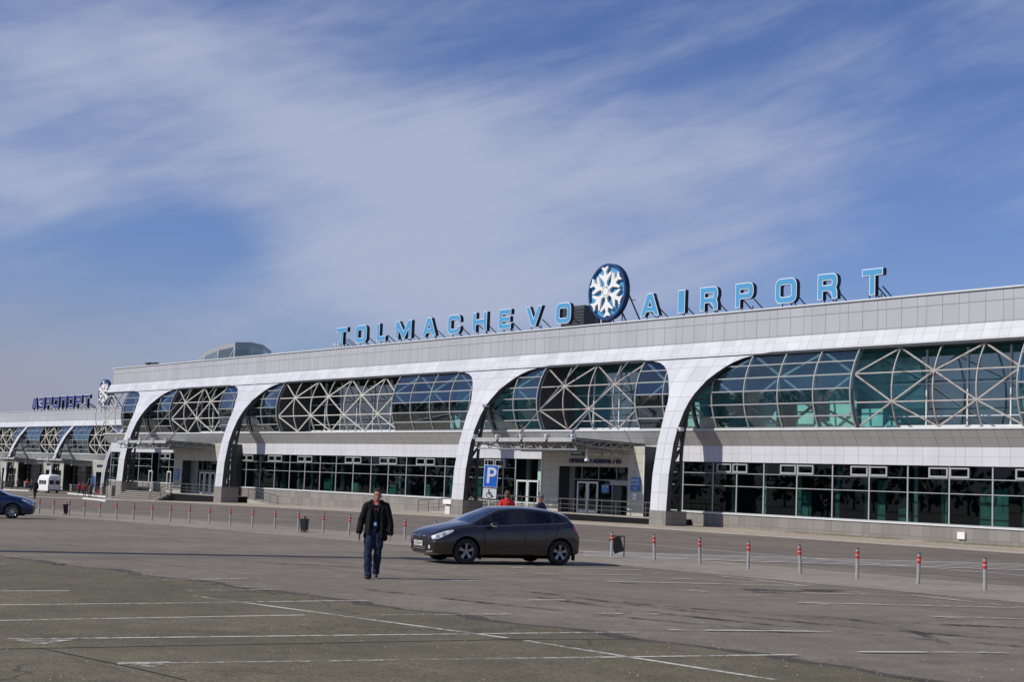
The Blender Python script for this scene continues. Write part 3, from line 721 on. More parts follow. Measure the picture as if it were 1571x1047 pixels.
# stairs and landing of the left entrance
mb = MB(); nz = MB()
for k in range(6):
    yf = 69.6-.40*(6-k)+.2; zt_ = -1.56+.19*(k+1); mb.box(-162.7, -150.9, yf, 73.0, zt_-.19, zt_-.05); nz.box(-162.68, -150.88, yf-.05, yf+.5, zt_-.049, zt_)
mb.box(-162.7, -150.9, 67.4, 73.0, -2.2, -1.56)
nz.build('step_treads', M['concrete'], terminal_o).location = -Vector(main_base)
part(mb, 'entrance_steps', pbr('shade_toned_riser', (.12, .105, .09), .7))  # risers coloured darker, so the shading of the steps is in their tone
mb = MB().box(-166.2, -164.6, 68.6, 73.05, -2.3, .0, (.8, .52)); part(mb, 'stair_side_wall', M['granite'])
railing(part, [(-166.0, 67.2, -1.5), (-166.0, 69.0, -.1), (-164.7, 69.0, -.1)])
railing(part, [(-151.1, 67.2, -1.4), (-151.1, 69.6, -.38), (-151.1, 71.5, -.38)])
railing(part, [(-162, 69.9, -.35), (-155, 69.9, -.35)])
# ramp of the right entrance
mb = MB(); r0_, r1_ = -106.5, -96.0
mb.face([(r0_, 71.1, -.72), (r1_, 71.1, .0), (r1_, 72.9, .0), (r0_, 72.9, -.72)]); mb.face([(r0_, 71.1, -.9), (r1_, 71.1, -.9), (r1_, 71.1, .0), (r0_, 71.1, -.72)])
part(mb, 'ramp', M['concrete'])
railing(part, [(r0_, 71.15, -.72), (r1_, 71.15, .0)]); railing(part, [(r0_+1.6, 72.85, -.6), (r1_, 72.85, .0)])
mb = MB(); mb.face([(-100.5, 68.3, -.62), (-92, 68.3, .0), (-92, 70.1, .0), (-100.5, 70.1, -.62)]) if False else None
# ramp behind the second pillar
mb = MB(); mb.face([(-137.6, 71.5, -.55), (-131.5, 71.5, -1.1), (-131.5, 73.0, -1.1), (-137.6, 73.0, -.55)]); mb.face([(-137.6, 71.5, -1.6), (-131.5, 71.5, -1.6), (-131.5, 71.5, -1.1), (-137.6, 71.5, -.55)])
part(mb, 'ramp', M['concrete']); railing(part, [(-137.6, 71.6, -.55), (-131.5, 71.6, -1.1)])
# lettering and boards on the entrance
def board(x0, x1, z0, z1, Y, lines, par, mat='sign_blue', tm='sign_white'):
    mb = MB().box(x0, x1, Y-.05, Y, z0, z1); b = part(mb, 'sign_board', M[mat], par)
    for s, sz, zz, sx in lines: text_mesh('sign_text', s, sz, M[tm], ((x0+x1)/2, Y-.055, zz), b, .004, sx=sx)
    return b
for nm_, s, sz, zz, xx, mt, sx in (('wall_lettering', 'INTERNATIONAL AIRLINES', .42, 4.33, -84.9, 'sign_white', 1.12), ('wall_lettering', 'ПРИЛЕТ / ARRIVAL / B1', .44, 3.78, -84.9, 'sign_navy', 1.18)):
    o = text_mesh(nm_, s, sz, M[mt], (xx, 71.84, zz), terminal_o, .04, .002, sx=sx, space=1.05); o.location = -Vector(main_base)
b1 = board(-80.95, -79.95, 1.75, 2.7, 71.88, [('ВХОД', .26, 2.5, 1.1), ('ENTRANCE', .17, 2.24, 1.1), ('\u2192', .3, 1.95, 1.4)], None)
b2 = board(-80.65, -80.25, 1.15, 1.62, 71.88, [('\u2014', .3, 1.4, 1)], None, 'sign_white', 'sign_black')
b3 = board(-85.1, -84.3, 1.55, 2.15, 72.80, [('ВХОД', .22, 1.98, 1.1), ('IN', .2, 1.7, 1.1)], None)
b4 = board(-155.5, -154.4, 1.0, 2.1, 71.88, [('ВХОД', .26, 1.85, 1.1), ('ENTRANCE', .17, 1.55, 1.1), ('B2', .22, 1.25, 1.1)], None)

# small fittings
mb = MB().box(-54.3, -53.8, 72.95, 73.07, -.2, .2); part(mb, 'wall_box', M['white'])
for X in (-74.1, -97.1):
    z = 5.95 if X > -80 else 8.0
    mb = MB().box(X-.05, X+.28, prof(z)-.05, prof(z)+.3, z-.12, z+.12); mb.tube((X+.1, prof(z)-.3, z-.05), (X+.1, prof(z)-.05, z), .11, 10); part(mb, 'security_camera', M['white'])
cq = at_y(900, 703, 67.6).x; mb = MB().tube((cq, 67.6, 3.95), (cq, 67.6, 4.55), .03, 6); mb.tube((cq, 67.6, 3.7), (cq, 67.6, 3.95), .16, 12, r2=.1); part(mb, 'security_camera', M['white'])
mb = MB().box(at_y(877, 696, 67.4).x, at_y(894, 696, 67.4).x, 67.3, 67.6, 4.05, 4.32); part(mb, 'canopy_display', M['inside_dark'])

# ------------------------------------------------------------------ the wing further away
S2 = .92
def loc2(X): return (X+250)/S2            # world X -> design X with the wing's origin at world X=-250
def px2(px, py, Y=96): return loc2(at_y(px, py, 96+S2*(Y-73.25)).x)
P2 = [px2(164, 700, 69.6), px2(83, 690, 69.5), px2(13.5, 690, 69.5)]
gap = P2[0]-P2[1]; P2 += [P2[-1]-gap, P2[-1]-2*gap]
base2 = (P2[1], 73.1, -.6)
b2x1 = P2[0]+22; b2x0 = P2[-1]-10
bays2 = []
for k in range(len(P2)-1):
    hi, lo = P2[k], P2[k+1]; L2 = hi-lo; st = L2/10
    ribs = [lo+st*i for i in range(11)]
    bays2.append(dict(x=(lo, hi), ribs=ribs, apex=0, ex=(ribs[4], ribs[8]), w=.13, win=[lo+.7+(L2-13)*i/4 for i in range(5)], vents=[]))
bays2.append(dict(x=(P2[0], b2x1), ribs=[P2[0]+2.2*i for i in range(11)], apex=0, ex=None, win=[P2[0]+.7+3*i for i in range(7)], vents=[]))
bays2.append(dict(x=(b2x0, P2[-1]), ribs=[b2x0+2*i for i in range(6)], apex=0, ex=None, win=[b2x0+.3+3*i for i in range(4)], vents=[]))
ent2 = []
for k in range(4):
    hi, lo = P2[k], P2[k+1]
    bx1 = hi-1.0; bx0 = bx1-10.5
    ent2.append(dict(bx0=bx0, bx1=bx1, rx0=bx0+1.6, rx1=bx1-1.2, zf=-.5, ht=3.0, screen=(bx0+2.4, 0, 0), topbars=[bx0+4, bx0+6, bx0+8],
        doors=[(bx0+3, bx0+4.1), (bx0+4.3, bx0+5.4), (bx0+6.5, bx0+7.6)], sidedoors=[(bx0-4.4, bx0-3.2), (bx0-3.1, bx0-1.9)],
        plat=(bx0-1, bx1+.5, 71.0), can=(lo-.5, lo+12.0, 66.5, 73.1, 5.0), ramp=1,
        rods=[((lo+2, 68.2, 5.1), (lo+3.5, 72.3, 9.0)), ((lo+8, 68.2, 5.1), (lo+9.5, 72.3, 9.0))]))
wing = empty('airport_wing', (-250+S2*base2[0], 96+S2*(base2[1]-73.25), -1.5+S2*base2[2]), scale=S2,
    label='smaller second terminal wing far away at the left edge, under the dark blue АЭРОПОРТ letters', cat='terminal')
DW = dict(x0=b2x0, x1=b2x1, zg=-1.2, capl=0, pillars=[(x, False) for x in P2], inner_up=[(b2x0, b2x1, 'inside_teal', 81)],
    boards=[], bays=bays2, entr=ent2)
part2 = terminal(wing, base2, DW)
for k in range(2):
    e = ent2[k]
    o = text_mesh('wall_lettering', 'ВЫЛЕТ / DEPARTURE', .6, M['sign_navy'], ((e['bx0']+e['bx1'])/2, 71.84, 4.0), wing, .04, .0, sx=1.1); o.location = -Vector(base2)
    mb = MB().box(e['bx0']+.2, e['bx0']+1.4, 71.8, 71.86, .3, 2.3); part2(mb, 'sign_board', M['sign_blue'])

# ================================================================== ROOFTOP SIGNS
M['letter_face'] = pbr('letter_face_blue', (.075, .31, .56), .4, var=.03)
M['letter_side'] = pbr('letter_side_navy', (.006, .014, .045), .5)
M['letter_rim'] = pbr('letter_rim_white', (.75, .80, .84), .4, var=.02)
M['letter_violet'] = pbr('letter_face_violet_blue', (.025, .035, .20), .4, var=.03)
def rrect(x0, x1, y0, y1, r, ccw=True, n=4):
    pts = []
    for cx_, cy_, a0 in ((x1-r, y0+r, -90), (x1-r, y1-r, 0), (x0+r, y1-r, 90), (x0+r, y0+r, 180)):
        for i in range(n+1):
            a = R(a0+90*i/n); pts.append((cx_+r*math.cos(a), cy_+r*math.sin(a)))
    return pts if ccw else pts[::-1]
def arc(cx_, cy_, r, a0, a1, n=5): return [(cx_+r*math.cos(R(a0+(a1-a0)*i/n)), cy_+r*math.sin(R(a0+(a1-a0)*i/n))) for i in range(n+1)]
T_ = .31     # stroke, glyph box: width 1, height .76
def glyph(ch, w, h, t):
    """outlines (outer, then holes) of wide square grotesque capitals"""
    if ch in 'TТ': return [[(w/2-t/2, 0), (w/2+t/2, 0), (w/2+t/2, h-t), (w, h-t), (w, h), (0, h), (0, h-t), (w/2-t/2, h-t)]]
    if ch in 'OО': return [rrect(0, w, 0, h, .42), rrect(t, w-t, t, h-t, .18, False)]
    if ch == 'L': return [[(0, 0), (w, 0), (w, t), (t, t), (t, h), (0, h)]]
    if ch == 'M': return [[(0, 0), (t*.95, 0), (t*.95, h*.62), (w/2-t*.35, 0), (w/2+t*.35, 0), (w-t*.95, h*.62), (w-t*.95, 0), (w, 0), (w, h), (w-t*1.25, h), (w/2, h*.36), (t*1.25, h), (0, h)]]
    if ch in 'AА': return [[(0, 0), (t*1.05, 0), (w*.30, h*.2), (w*.70, h*.2), (w-t*1.05, 0), (w, 0), (w/2+t*.75, h), (w/2-t*.75, h)], [(w*.37, h*.38), (w/2, h*.78), (w*.63, h*.38)]]
    if ch == 'C': return [arc(.42, .42, .42, 180, 270) + arc(w-.42, .42, .42, 270, 360) + [(w, h*.36), (w-t, h*.36)] + arc(w-t-.12, t+.12, .12, 0, -90, 3) + arc(t+.15, t+.15, .15, 270, 180, 3) + arc(t+.15, h-t-.15, .15, 180, 90, 3) + arc(w-t-.12, h-t-.12, .12, 90, 0, 3) + [(w-t, h*.64), (w, h*.64)] + arc(w-.42, h-.42, .42, 0, 90) + arc(.42, h-.42, .42, 90, 180)]
    if ch == 'H': return [[(0, 0), (t, 0), (t, h/2-t/2), (w-t, h/2-t/2), (w-t, 0), (w, 0), (w, h), (w-t, h), (w-t, h/2+t/2), (t, h/2+t/2), (t, h), (0, h)]]
    if ch == 'E': return [[(0, 0), (w, 0), (w, t), (t, t), (t, h/2-t/2), (w*.92, h/2-t/2), (w*.92, h/2+t/2), (t, h/2+t/2), (t, h-t), (w, h-t), (w, h), (0, h)]]
    if ch == 'V': return [[(w/2-t*.65, 0), (w/2+t*.65, 0), (w, h), (w-t*1.08, h), (w/2, h*.30), (t*1.08, h), (0, h)]]
    if ch == 'I': return [[(0, 0), (w, 0), (w, h), (0, h)]]
    if ch in 'PР': return [[(0, 0), (t, 0), (t, h*.36)] + arc(w-.36, h*.36+.36, .36, 270, 360) + arc(w-.36, h-.36, .36, 0, 90) + [(0, h)], [(t, h*.36+t*.9), (t, h-t)] + arc(w-t-.12, h-t-.12, .12, 90, 0, 3) + arc(w-t-.12, h*.36+t*.9+.1, .1, 0, -90, 3)]
    if ch == 'R': return [[(0, 0), (t, 0), (t, h*.34), (w*.58, h*.34), (w-t*1.05, h*.22), (w-t, 0), (w, 0), (w-.02, h*.30), (w-t*.35, h*.42)] + arc(w-.30, h*.46+.30, .30, -10, 0, 1) + arc(w-.36, h-.36, .36, 0, 90) + [(0, h)], [(t, h*.34+t*.85), (t, h-t)] + arc(w-t-.12, h-t-.12, .12, 90, 0, 3) + arc(w-t-.1, h*.34+t*.85+.08, .08, 0, -90, 3)]
    if ch == 'П': return [[(0, 0), (t, 0), (t, h-t), (w-t, h-t), (w-t, 0), (w, 0), (w, h), (0, h)]]
    if ch == 'Э': return [arc(w-.42, .42, .42, 270, 360) + arc(w-.42, h-.42, .42, 0, 90) + arc(.42, h-.42, .42, 90, 180) + [(0, h*.68), (t, h*.68)] + arc(t+.12, h-t-.12, .12, 180, 90, 3) + arc(w-t-.12, h-t-.12, .12, 90, 0, 3) + [(w-t, h/2+t/2), (w*.3, h/2+t/2), (w*.3, h/2-t/2), (w-t, h/2-t/2)] + arc(w-t-.12, t+.12, .12, 0, -90, 3) + arc(t+.12, t+.12, .12, 270, 180, 3) + [(t, h*.32), (0, h*.32)] + arc(.42, .42, .42, 180, 270)]
def outline_mesh(loops, off, ext, name):
    cu = bpy.data.curves.new(name, 'CURVE'); cu.dimensions = '2D'; cu.fill_mode = 'BOTH'; cu.extrude = ext; cu.offset = off
    for lp in loops:
        sp = cu.splines.new('POLY'); sp.points.add(len(lp)-1); sp.use_cyclic_u = True
        for p, q in zip(sp.points, lp): p.co = (q[0], q[1], 0, 1)
    o = bpy.data.objects.new(name, cu); col.objects.link(o)
    dg = bpy.context.evaluated_depsgraph_get(); me = bpy.data.meshes.new_from_object(o.evaluated_get(dg), depsgraph=dg)
    bpy.data.objects.remove(o); bpy.data.curves.remove(cu); me.name = name
    return me
ROT = Matrix.Rotation(R(90), 4, 'X')     # (x, y) outline -> (x, z), facing -Y
def letter(ch, x0, x1, Y, z0, h, label, group, face, sc=1, t=.34):
    w = (x1-x0)
    root = empty('sign_letter', (x0+w/2, Y+.3, z0-.45*sc), label=label, cat='sign letter', group=group)
    lp = glyph(ch, w, h, t*sc)
    def lay(name, off, ext, y, mat):
        me = outline_mesh(lp, off, ext, name); me.materials.clear(); me.materials.append(mat)
        me.transform(Matrix.Translation((-w/2, y-Y-.3, .45*sc)) @ ROT); return link(name, me, None, root)
    lay('letter_box', .045*sc, .15*sc, Y+.17*sc, M['letter_side'])
    lay('letter_rim', .05*sc, .012, Y-.012*sc, M['letter_rim'])
    lay('letter_face', 0.0, .01, Y-.03*sc, M[face])
    xs = [-w*.32, w*.32] if w > 1 else [0]
    if ch == 'T' or ch == 'Т': xs = [-w*.3, 0.06, w*.3]
    for x in xs:
        mb = MB(); mb.tube((x, .0, -.15), (x, .0, .5*sc), .045*sc, 6); mb.bar((x+.02, .08, h*.62), (x+.02, 2.0*sc, -.3), .06*sc)
        mb.build('letter_support', M['steel_dark'], root)
    return root
LT = [('T', -125.23, -123.08), ('O', -121.79, -119.6), ('L', -118.08, -116.37), ('M', -114.91, -112.15), ('A', -110.66, -108.34), ('C', -106.76, -104.69), ('H', -103.14, -100.93), ('E', -99.5, -97.65), ('V', -95.93, -93.67), ('O', -92.12, -90.05)]
LA = [('A', -82.32, -80.13), ('I', -78.42, -77.72), ('R', -76.19, -74.23), ('P', -72.81, -70.91), ('O', -69.19, -67.09), ('R', -65.55, -63.68), ('T', -61.96, -60.1)]
nb = {0: 'first letter T of the word TOLMACHEVO', 1: 'letter O between the T and the L of TOLMACHEVO', 9: 'last letter O of TOLMACHEVO, left of the round emblem'}
for i, (c, a, b) in enumerate(LT):
    letter(c, a, b-.34, 73.6, 14.42, 1.52, 'light blue rooftop ' + nb.get(i, 'letter %s in the word TOLMACHEVO' % c), 'light blue letters on the terminal roof', 'letter_face')
na = {0: 'first letter A of AIRPORT, right of the round emblem', 2: 'letter R between the I and the P of AIRPORT', 5: 'second letter R of AIRPORT, before the final T', 6: 'final letter T of the word AIRPORT'}
for i, (c, a, b) in enumerate(LA):
    letter(c, a, b-.34 if c != 'I' else b-.1, 73.6, 14.36, 1.55, 'light blue rooftop ' + na.get(i, 'letter %s in the word AIRPORT' % c), 'light blue letters on the terminal roof', 'letter_face')
# far wing letters
XL = [(52.5, 56.5), (62, 67), (73, 78), (84, 89.5), (96.5, 102), (108.5, 115), (121, 126.5), (133, 139)]
xr_ = [at_y(p, 620, 96.3).x for p in (49.5, 139)]
for i, c in enumerate('АЭРОПОРТ'):
    st = (xr_[1]-xr_[0]-3)/7; a = xr_[0]+st*i
    lab = {0: 'letter А, first of the word', 1: 'letter Э, second of the word', 2: 'letter Р, third of the word', 3: 'letter О, fourth of the word', 4: 'letter П, middle of the word', 5: 'letter О after the П', 6: 'letter Р before the last letter', 7: 'letter Т, last of the word'}[i]
    letter(c, a, a+2.35, 96.3, 11.85, 1.95, 'dark blue %s on the far wing roof' % lab, 'dark blue letters on the far wing', 'letter_violet', 1.35, .36)

def plane_outline(sc, tail=1.0):
    """airliner seen from above, nose at the origin side, pointing to -y"""
    h = [(0, 0), (.10, .10), (.14, .45), (.16, .55), (.84, 1.22), (.80, 1.36), (.18, 1.05), (.12, 1.5), (.40, 1.80), (.38, 1.92), (.06, 1.78), (0, 1.86)]
    pts = h + [(-x, y) for x, y in h[::-1][1:-1]]
    return [(x*sc, y*sc) for x, y in pts]
def emblem(X, Y, Zc, rad, label, face, sc=1):
    root = empty('round_emblem', (X, Y+.3, Zc-rad-.35*sc), label=label, cat='sign')
    base = Vector((X, Y+.3, Zc-rad-.35*sc))
    def put(me, name, mat, y, par=root):
        me.materials.clear(); me.materials.append(mat); me.transform(Matrix.Translation(Vector((X, y, Zc))-base) @ ROT); return link(name, me, None, par)
    circ = lambda r_, cc=True: [(r_*math.cos(2*math.pi*i/48), (1 if cc else -1)*r_*math.sin(2*math.pi*i/48)) for i in range(48)]
    put(outline_mesh([circ(rad)], 0, .12, 'emblem_box'), 'emblem_box', M['letter_side'], Y+.25)
    put(outline_mesh([circ(rad), circ(rad*.915, False)], 0, .11, 'emblem_rim'), 'emblem_rim', pbr('emblem_rim_blue', (.012, .05, .16), .4) if 'emblem_rim_blue' not in bpy.data.materials else bpy.data.materials['emblem_rim_blue'], Y+.04)
    put(outline_mesh([circ(rad*.925)], 0, .01, 'emblem_face'), 'emblem_face', M[face], Y+.10)
    for k in range(6):
        lp = [(p[0], p[1]+.15*rad) for p in plane_outline(rad*.385)]
        a = R(60*k+180+6); lp = [(p[0]*math.cos(a)-p[1]*math.sin(a), p[0]*math.sin(a)+p[1]*math.cos(a)) for p in lp]
        if k % 2: lp = lp
        put(outline_mesh([lp], .02, .09*sc, 'aircraft_silhouette'), 'aircraft_silhouette', M['white'], Y-.06)
    put(outline_mesh([circ(rad*.14)], 0, .10*sc, 'emblem_centre'), 'emblem_centre', M['white'], Y-.08)
    put(outline_mesh([circ(rad*.22), circ(rad*.18, False)], 0, .10*sc, 'emblem_ring'), 'emblem_ring', M['white'], Y-.08)
    for x in (-rad*.75, -rad*.1, rad*.62):
        mb = MB(); mb.tube((x, .1, -.2), (x, .1, rad*1.0), .05*sc, 6); mb.bar((x, .1, rad*1.5), (x+.1, 2.2*sc, -.25), .08*sc); mb.bar((x, .15, rad*.9), (x+.05, 1.3*sc, rad*.9), .05*sc)
        mb.build('emblem_support', M['steel_dark'], root)
    return root
emblem(-86.1, 73.55, 16.43, 2.12, 'big round blue emblem with white snowflake, between the two words on the terminal roof', 'letter_face')
pe = at_y(160, 604, 95.6)
emblem(pe.x, 95.6, pe.z, 2.25, 'dark ringed round emblem seen beside the near terminal end, on the far wing roof', 'letter_violet', 1.3)

# rooftop lantern, plant unit and small fittings
sky_px = [(299.6, 553.5), (314.5, 540), (336, 530.7), (361, 525.4), (386, 525.4), (404, 529.5), (416.5, 539)]
ring = []
cxs, cys = -199.0, 101.0
xs_ = [at_y(p[0], p[1], 96.0) for p in sky_px]
front = [at_y(p[0], p[1], yy) for p, yy in zip(sky_px, (97, 94.6, 92.6, 92.0, 95.0, 97.6, 100.4))]
bz_ = front[3].z-2.2
back = [Vector((at_y(413, 530, 104).x, 104, front[6].z+.1)), Vector((at_y(404, 530, 110).x, 110, bz_)), Vector((at_y(380, 530, 112).x, 112, bz_)), Vector((at_y(345, 530, 110).x, 110, bz_)), Vector((at_y(318, 530, 105).x, 105, bz_-.6)), Vector((at_y(303, 545, 100.5).x, 100.5, bz_-1.2))]
rt = empty('roof_lantern', ((front[0].x+front[-1].x)/2, 107, 13.3), label='glazed polygonal lantern with a grey arched rim on the terminal roof', cat='roof lantern')
ob = Vector(rt.location); loop = front+back
mb = MB(); rim = MB(); top = MB(); fr = MB()
for i in range(len(loop)):
    a, b = loop[i], loop[(i+1) % len(loop)]
    f = .62
    a1 = Vector((a.x, a.y, a.z-f)); b1 = Vector((b.x, b.y, b.z-f))
    rim.face([a1-ob, b1-ob, b-ob, a-ob])
    mb.face([Vector((a.x, a.y, 13.3))-ob, Vector((b.x, b.y, 13.3))-ob, b1-ob, a1-ob])
    fr.bar(Vector((a.x, a.y-.06, 13.3))-ob, a1-ob, .16)
    if i < 6: fr.bar(Vector((a.x, a.y-.06, (a.z+13.3)/2))-ob, Vector((b.x, b.y-.06, (b.z+13.3)/2))-ob, .1); fr.bar(Vector((a.x, a.y-.03, 13.8))-ob, b1-ob, .09)
cc_ = sum(loop, Vector())/len(loop)-ob; cc_.z = max(p.z for p in loop)-.2-ob.z
for i in range(len(loop)): top.face([loop[i]-ob, loop[(i+1) % len(loop)]-ob, cc_])
mb.build('lantern_glazing', M['glass_up'], rt); rim.build('lantern_rim', M['alu_bar'], rt); top.build('lantern_roof', M['roof'], rt); fr.build('glazing_bars', M['alu'], rt)
mb = MB().box(-5.0, 3.0, -8, 0, 0, 5.2); mb.build('lantern_core', M['inside_teal'], rt)
pu = empty('roof_plant_unit', (-96.2, 79.5, 13.3), label='dark louvred plant unit on the roof behind the last O of TOLMACHEVO', cat='roof unit')
MB().box(-1.3, 1.5, -1, 2, .8, 3.25).build('unit_casing', pbr('dark_casing', (.05, .055, .065), .5), pu)
mb = MB(); mb.box(-1.28, 1.48, -1.08, 2.02, .7, .85)
for x in (-1.1, .2, 1.3): mb.bar((x, -1.0, 0), (x, -1.0, .75), .12); mb.bar((x, 1.9, 0), (x, 1.9, .75), .12)
for k in range(9): mb.box(-1.25, 1.45, -1.05, -1.0, .95+.24*k, 1.03+.24*k)
mb.build('unit_frame', M['steel_dark'], pu)
mb = MB().box(3.2, 3.9, -1.4, -.9, 2.3, 3.0); mb.tube((3.55, -1.1, 0), (3.55, -1.1, 2.4), .05); tag(mb.build('flood_lamp', M['white']), 'small white lamp box on a pole left of the round emblem', 'flood lamp').location = (-94.2, 79.5, 13.3)
bpy.data.objects['flood_lamp'].location = (-93.0, 77.0, 13.3)
def roof_gadget(px, py, label, name='flood_lamp', cat='flood lamp', s=1.0):
    p = at_y(px, py, 73.5)
    mb = MB().bar((0, 0, 0), (0, 0, .35*s), .05); mb.tube((-.3*s, -.1, .3*s), (.1*s, -.1, .38*s), .12*s, 8); mb.bar((.15*s, -.15, .25*s), (.15*s, -.15, -.5*s), .06)
    mb.tube((.1*s, 0, .25*s), (.5*s, 0, .42*s), .1*s, 8)
    o = mb.build(name, M['alu']); o.location = (p.x, 73.4, 14.03); return tag(o, label, cat)
roof_gadget(518, 532, 'small white flood lamps on the parapet left of the letter T')
for i, (px, s) in enumerate(((226, .9), (235, .8))):
    p = at_y(px, 558, 75)
    mb = MB()
    for k in range(3): mb.tube((k*.5, 0, 0), (k*.5, 0, .7*s+.15*(k % 2)), .1, 6); mb.box(k*.5-.2, k*.5+.2, -.2, .2, .6*s, .8*s)
    tag(mb.build('roof_vent', M['steel_dark']), ['left dark vent cluster on the roof near the terminal end', 'right dark vent cluster on the roof near the terminal end'][i], 'roof vent', 'roof vents').location = (p.x, 75, 13.9)
p = at_y(984, 485, 75.5)
mb = MB().tube((0, 0, 0), (0, 0, 2.1), .03, 6)
for k in range(4): mb.bar((-.5+.1*k, 0, 1.0+.3*k), (.5-.1*k, 0, 1.0+.3*k), .03)
tag(mb.build('roof_antenna', M['steel_dark']), 'thin comb antenna on the roof right of the letter A of AIRPORT', 'antenna').location = (-80.0, 75.5, 13.9)

# ================================================================== GROUND
def height_sheet(name, xs, ys, mat, dz=0, kind='structure', poly=None):
    mb = MB(); me = bpy.data.meshes.new(name)
    V = [(x, y, g(x, y)+dz) for y in ys for x in xs]; nx = len(xs)
    F = [(j*nx+i, j*nx+i+1, (j+1)*nx+i+1, (j+1)*nx+i) for j in range(len(ys)-1) for i in range(nx-1)]
    me.from_pydata(V, [], F); me.materials.append(mat); me.update()
    return tag(link(name, me), kind=kind)
M['asphalt'] = asphalt('asphalt', (.190, .161, .122), (.228, .194, .149), .5, .25, .35)
M['asphalt_old'] = asphalt('old_asphalt', (.122, .108, .063), (.157, .139, .084), .8, .55)
M['asphalt_light'] = asphalt('light_asphalt', (.28, .240, .19), (.32, .275, .22), .3, .3, .2)
M['asphalt_road'] = asphalt('road_asphalt', (.168, .140, .110), (.205, .172, .136), .2, .2, .4)
M['pavement'] = asphalt('pavement_concrete', (.38, .32, .25), (.43, .365, .285), .3, .2)
gx = sorted(set([-3000, -2000, -1200, -800, -500, -400, -320]+[-280+4*i for i in range(85)]+[80, 150, 400, 1000, 3000]+AX+BX))
gyv = sorted(set([-3000, -1500, -600, -200, -100, -40]+[-20+4*i for i in range(33)]+[28, 72, 130, 170, 300, 700, 1500, 3000]))
height_sheet('ground', gx, gyv, M['asphalt'])
def sheet_poly(name, pts, mat, dz, kind='structure', step=3.0):
    """a thin sheet over the terrain inside a convex outline (x, y)"""
    xs = [p[0] for p in pts]; x0_, x1_ = min(xs), max(xs)
    vx = sorted(set([x0_, x1_]+[v for v in gx if x0_ < v < x1_])); mb = MB()
    for a, b in zip(vx, vx[1:]):
        q = clip(clip(list(pts), a, True), b, False)
        if len(q) < 3: continue
        ylo, yhi = min(p[1] for p in q), max(p[1] for p in q)
        cy_ = [ylo]+[v for v in gyv if ylo < v < yhi]+[yhi]
        sw = [(p[1], p[0]) for p in q]
        for c, d in zip(cy_, cy_[1:]):
            r_ = clip(clip(sw, c, True), d, False)
            if len(r_) < 3: continue
            r_ = [(x, y) for y, x in r_]
            A = sum(r_[i][0]*r_[(i+1) % len(r_)][1]-r_[(i+1) % len(r_)][0]*r_[i][1] for i in range(len(r_)))
            if A < 0: r_ = r_[::-1]
            mb.face([(x, y, g(x, y)+dz) for x, y in r_])
    return tag(mb.build(name, mat), kind=kind)
# old asphalt field in the foreground, with its ragged far edge
edge = [(-75, 9.2), (-50, 10.6), (-33.5, 11.8), (-26.6, 12.6), (-23.1, 12.9), (-17.4, 13.3), (-14.6, 13.7), (-12.3, 13.7), (-9.9, 13.5), (-4, 13.2), (20, 13)]
E2 = []
for a, b in zip(edge, edge[1:]):
    n = max(2, int((b[0]-a[0])/.35))
    for i in range(n): E2.append((a[0]+(b[0]-a[0])*i/n, a[1]+(b[1]-a[1])*i/n+rnd.uniform(-.10, .10)+.12*math.sin(i*.7)))
mb = MB()
for a, b in zip(E2, E2[1:]):
    ys = [-30, -10, -2, 2, 4, 6, 8, 10]
    for c, d in zip(ys, ys[1:]+[None]):
        if d is None or d > min(a[1], b[1]):
            mb.face([(a[0], c, g(a[0], c)+.012), (b[0], c, g(b[0], c)+.012), (b[0], b[1], g(*b)+.012), (a[0], a[1], g(*a)+.012)]); break
        mb.face([(a[0], c, g(a[0], c)+.012), (b[0], c, g(b[0], c)+.012), (b[0], d, g(b[0], d)+.012), (a[0], d, g(a[0], d)+.012)])
tag(mb.build('old_asphalt', M['asphalt_old']), kind='structure')
mb = MB()
for a, b in zip(E2, E2[1:]):
    if a[0] < -45 or a[0] > 0: continue
    wa_, wb__ = .22+.12*math.sin(a[0]*2.3), .22+.12*math.sin(b[0]*2.3)
    mb.face([(a[0], a[1]-.05, g(*a)+.0132), (b[0], b[1]-.05, g(*b)+.0132), (b[0], b[1]+wb__, g(*b)+.0132), (a[0], a[1]+wa_, g(*a)+.0132)])
tag(mb.build('crumbled_edge', worn_paint('crumbled_asphalt', (.075, .062, .046), None, .25, 9)), kind='structure')
# crumbs of broken asphalt along that edge
mb = MB()
for _ in range(2600):
    x = rnd.uniform(-40, -7); y = interp(x, [e[0] for e in edge], [e[1] for e in edge])+rnd.gauss(.08, .30); s = rnd.uniform(.004, .020)*rnd.uniform(.5, 1.5); z = g(x, y)+.012
    a = rnd.uniform(0, 3.14); c, d = math.cos(a)*s, math.sin(a)*s
    p = [(x+c, y+d, z), (x-d, y+c, z), (x-c, y-d, z), (x+d, y-c, z)]
    t = (x+rnd.uniform(-s, s)*.4, y, z+s*rnd.uniform(.25, .6))
    for i in range(4): mb.face([p[i], p[(i+1) % 4], t])
tag(mb.build('gravel_crumbs', pbr('gravel', (.16, .14, .12), .9)), kind='stuff', label='loose asphalt crumbs along the edge of the old surface', cat='gravel')
sheet_poly('bollard_strip', [(-110, 26.9), (25, 26.9), (25, 33.2), (-110, 33.2)], M['asphalt_light'], .006)
sheet_poly('road', [(-400, 36.0), (60, 36.0), (60, 63.0), (-400, 63.0)], M['asphalt_road'], .006)
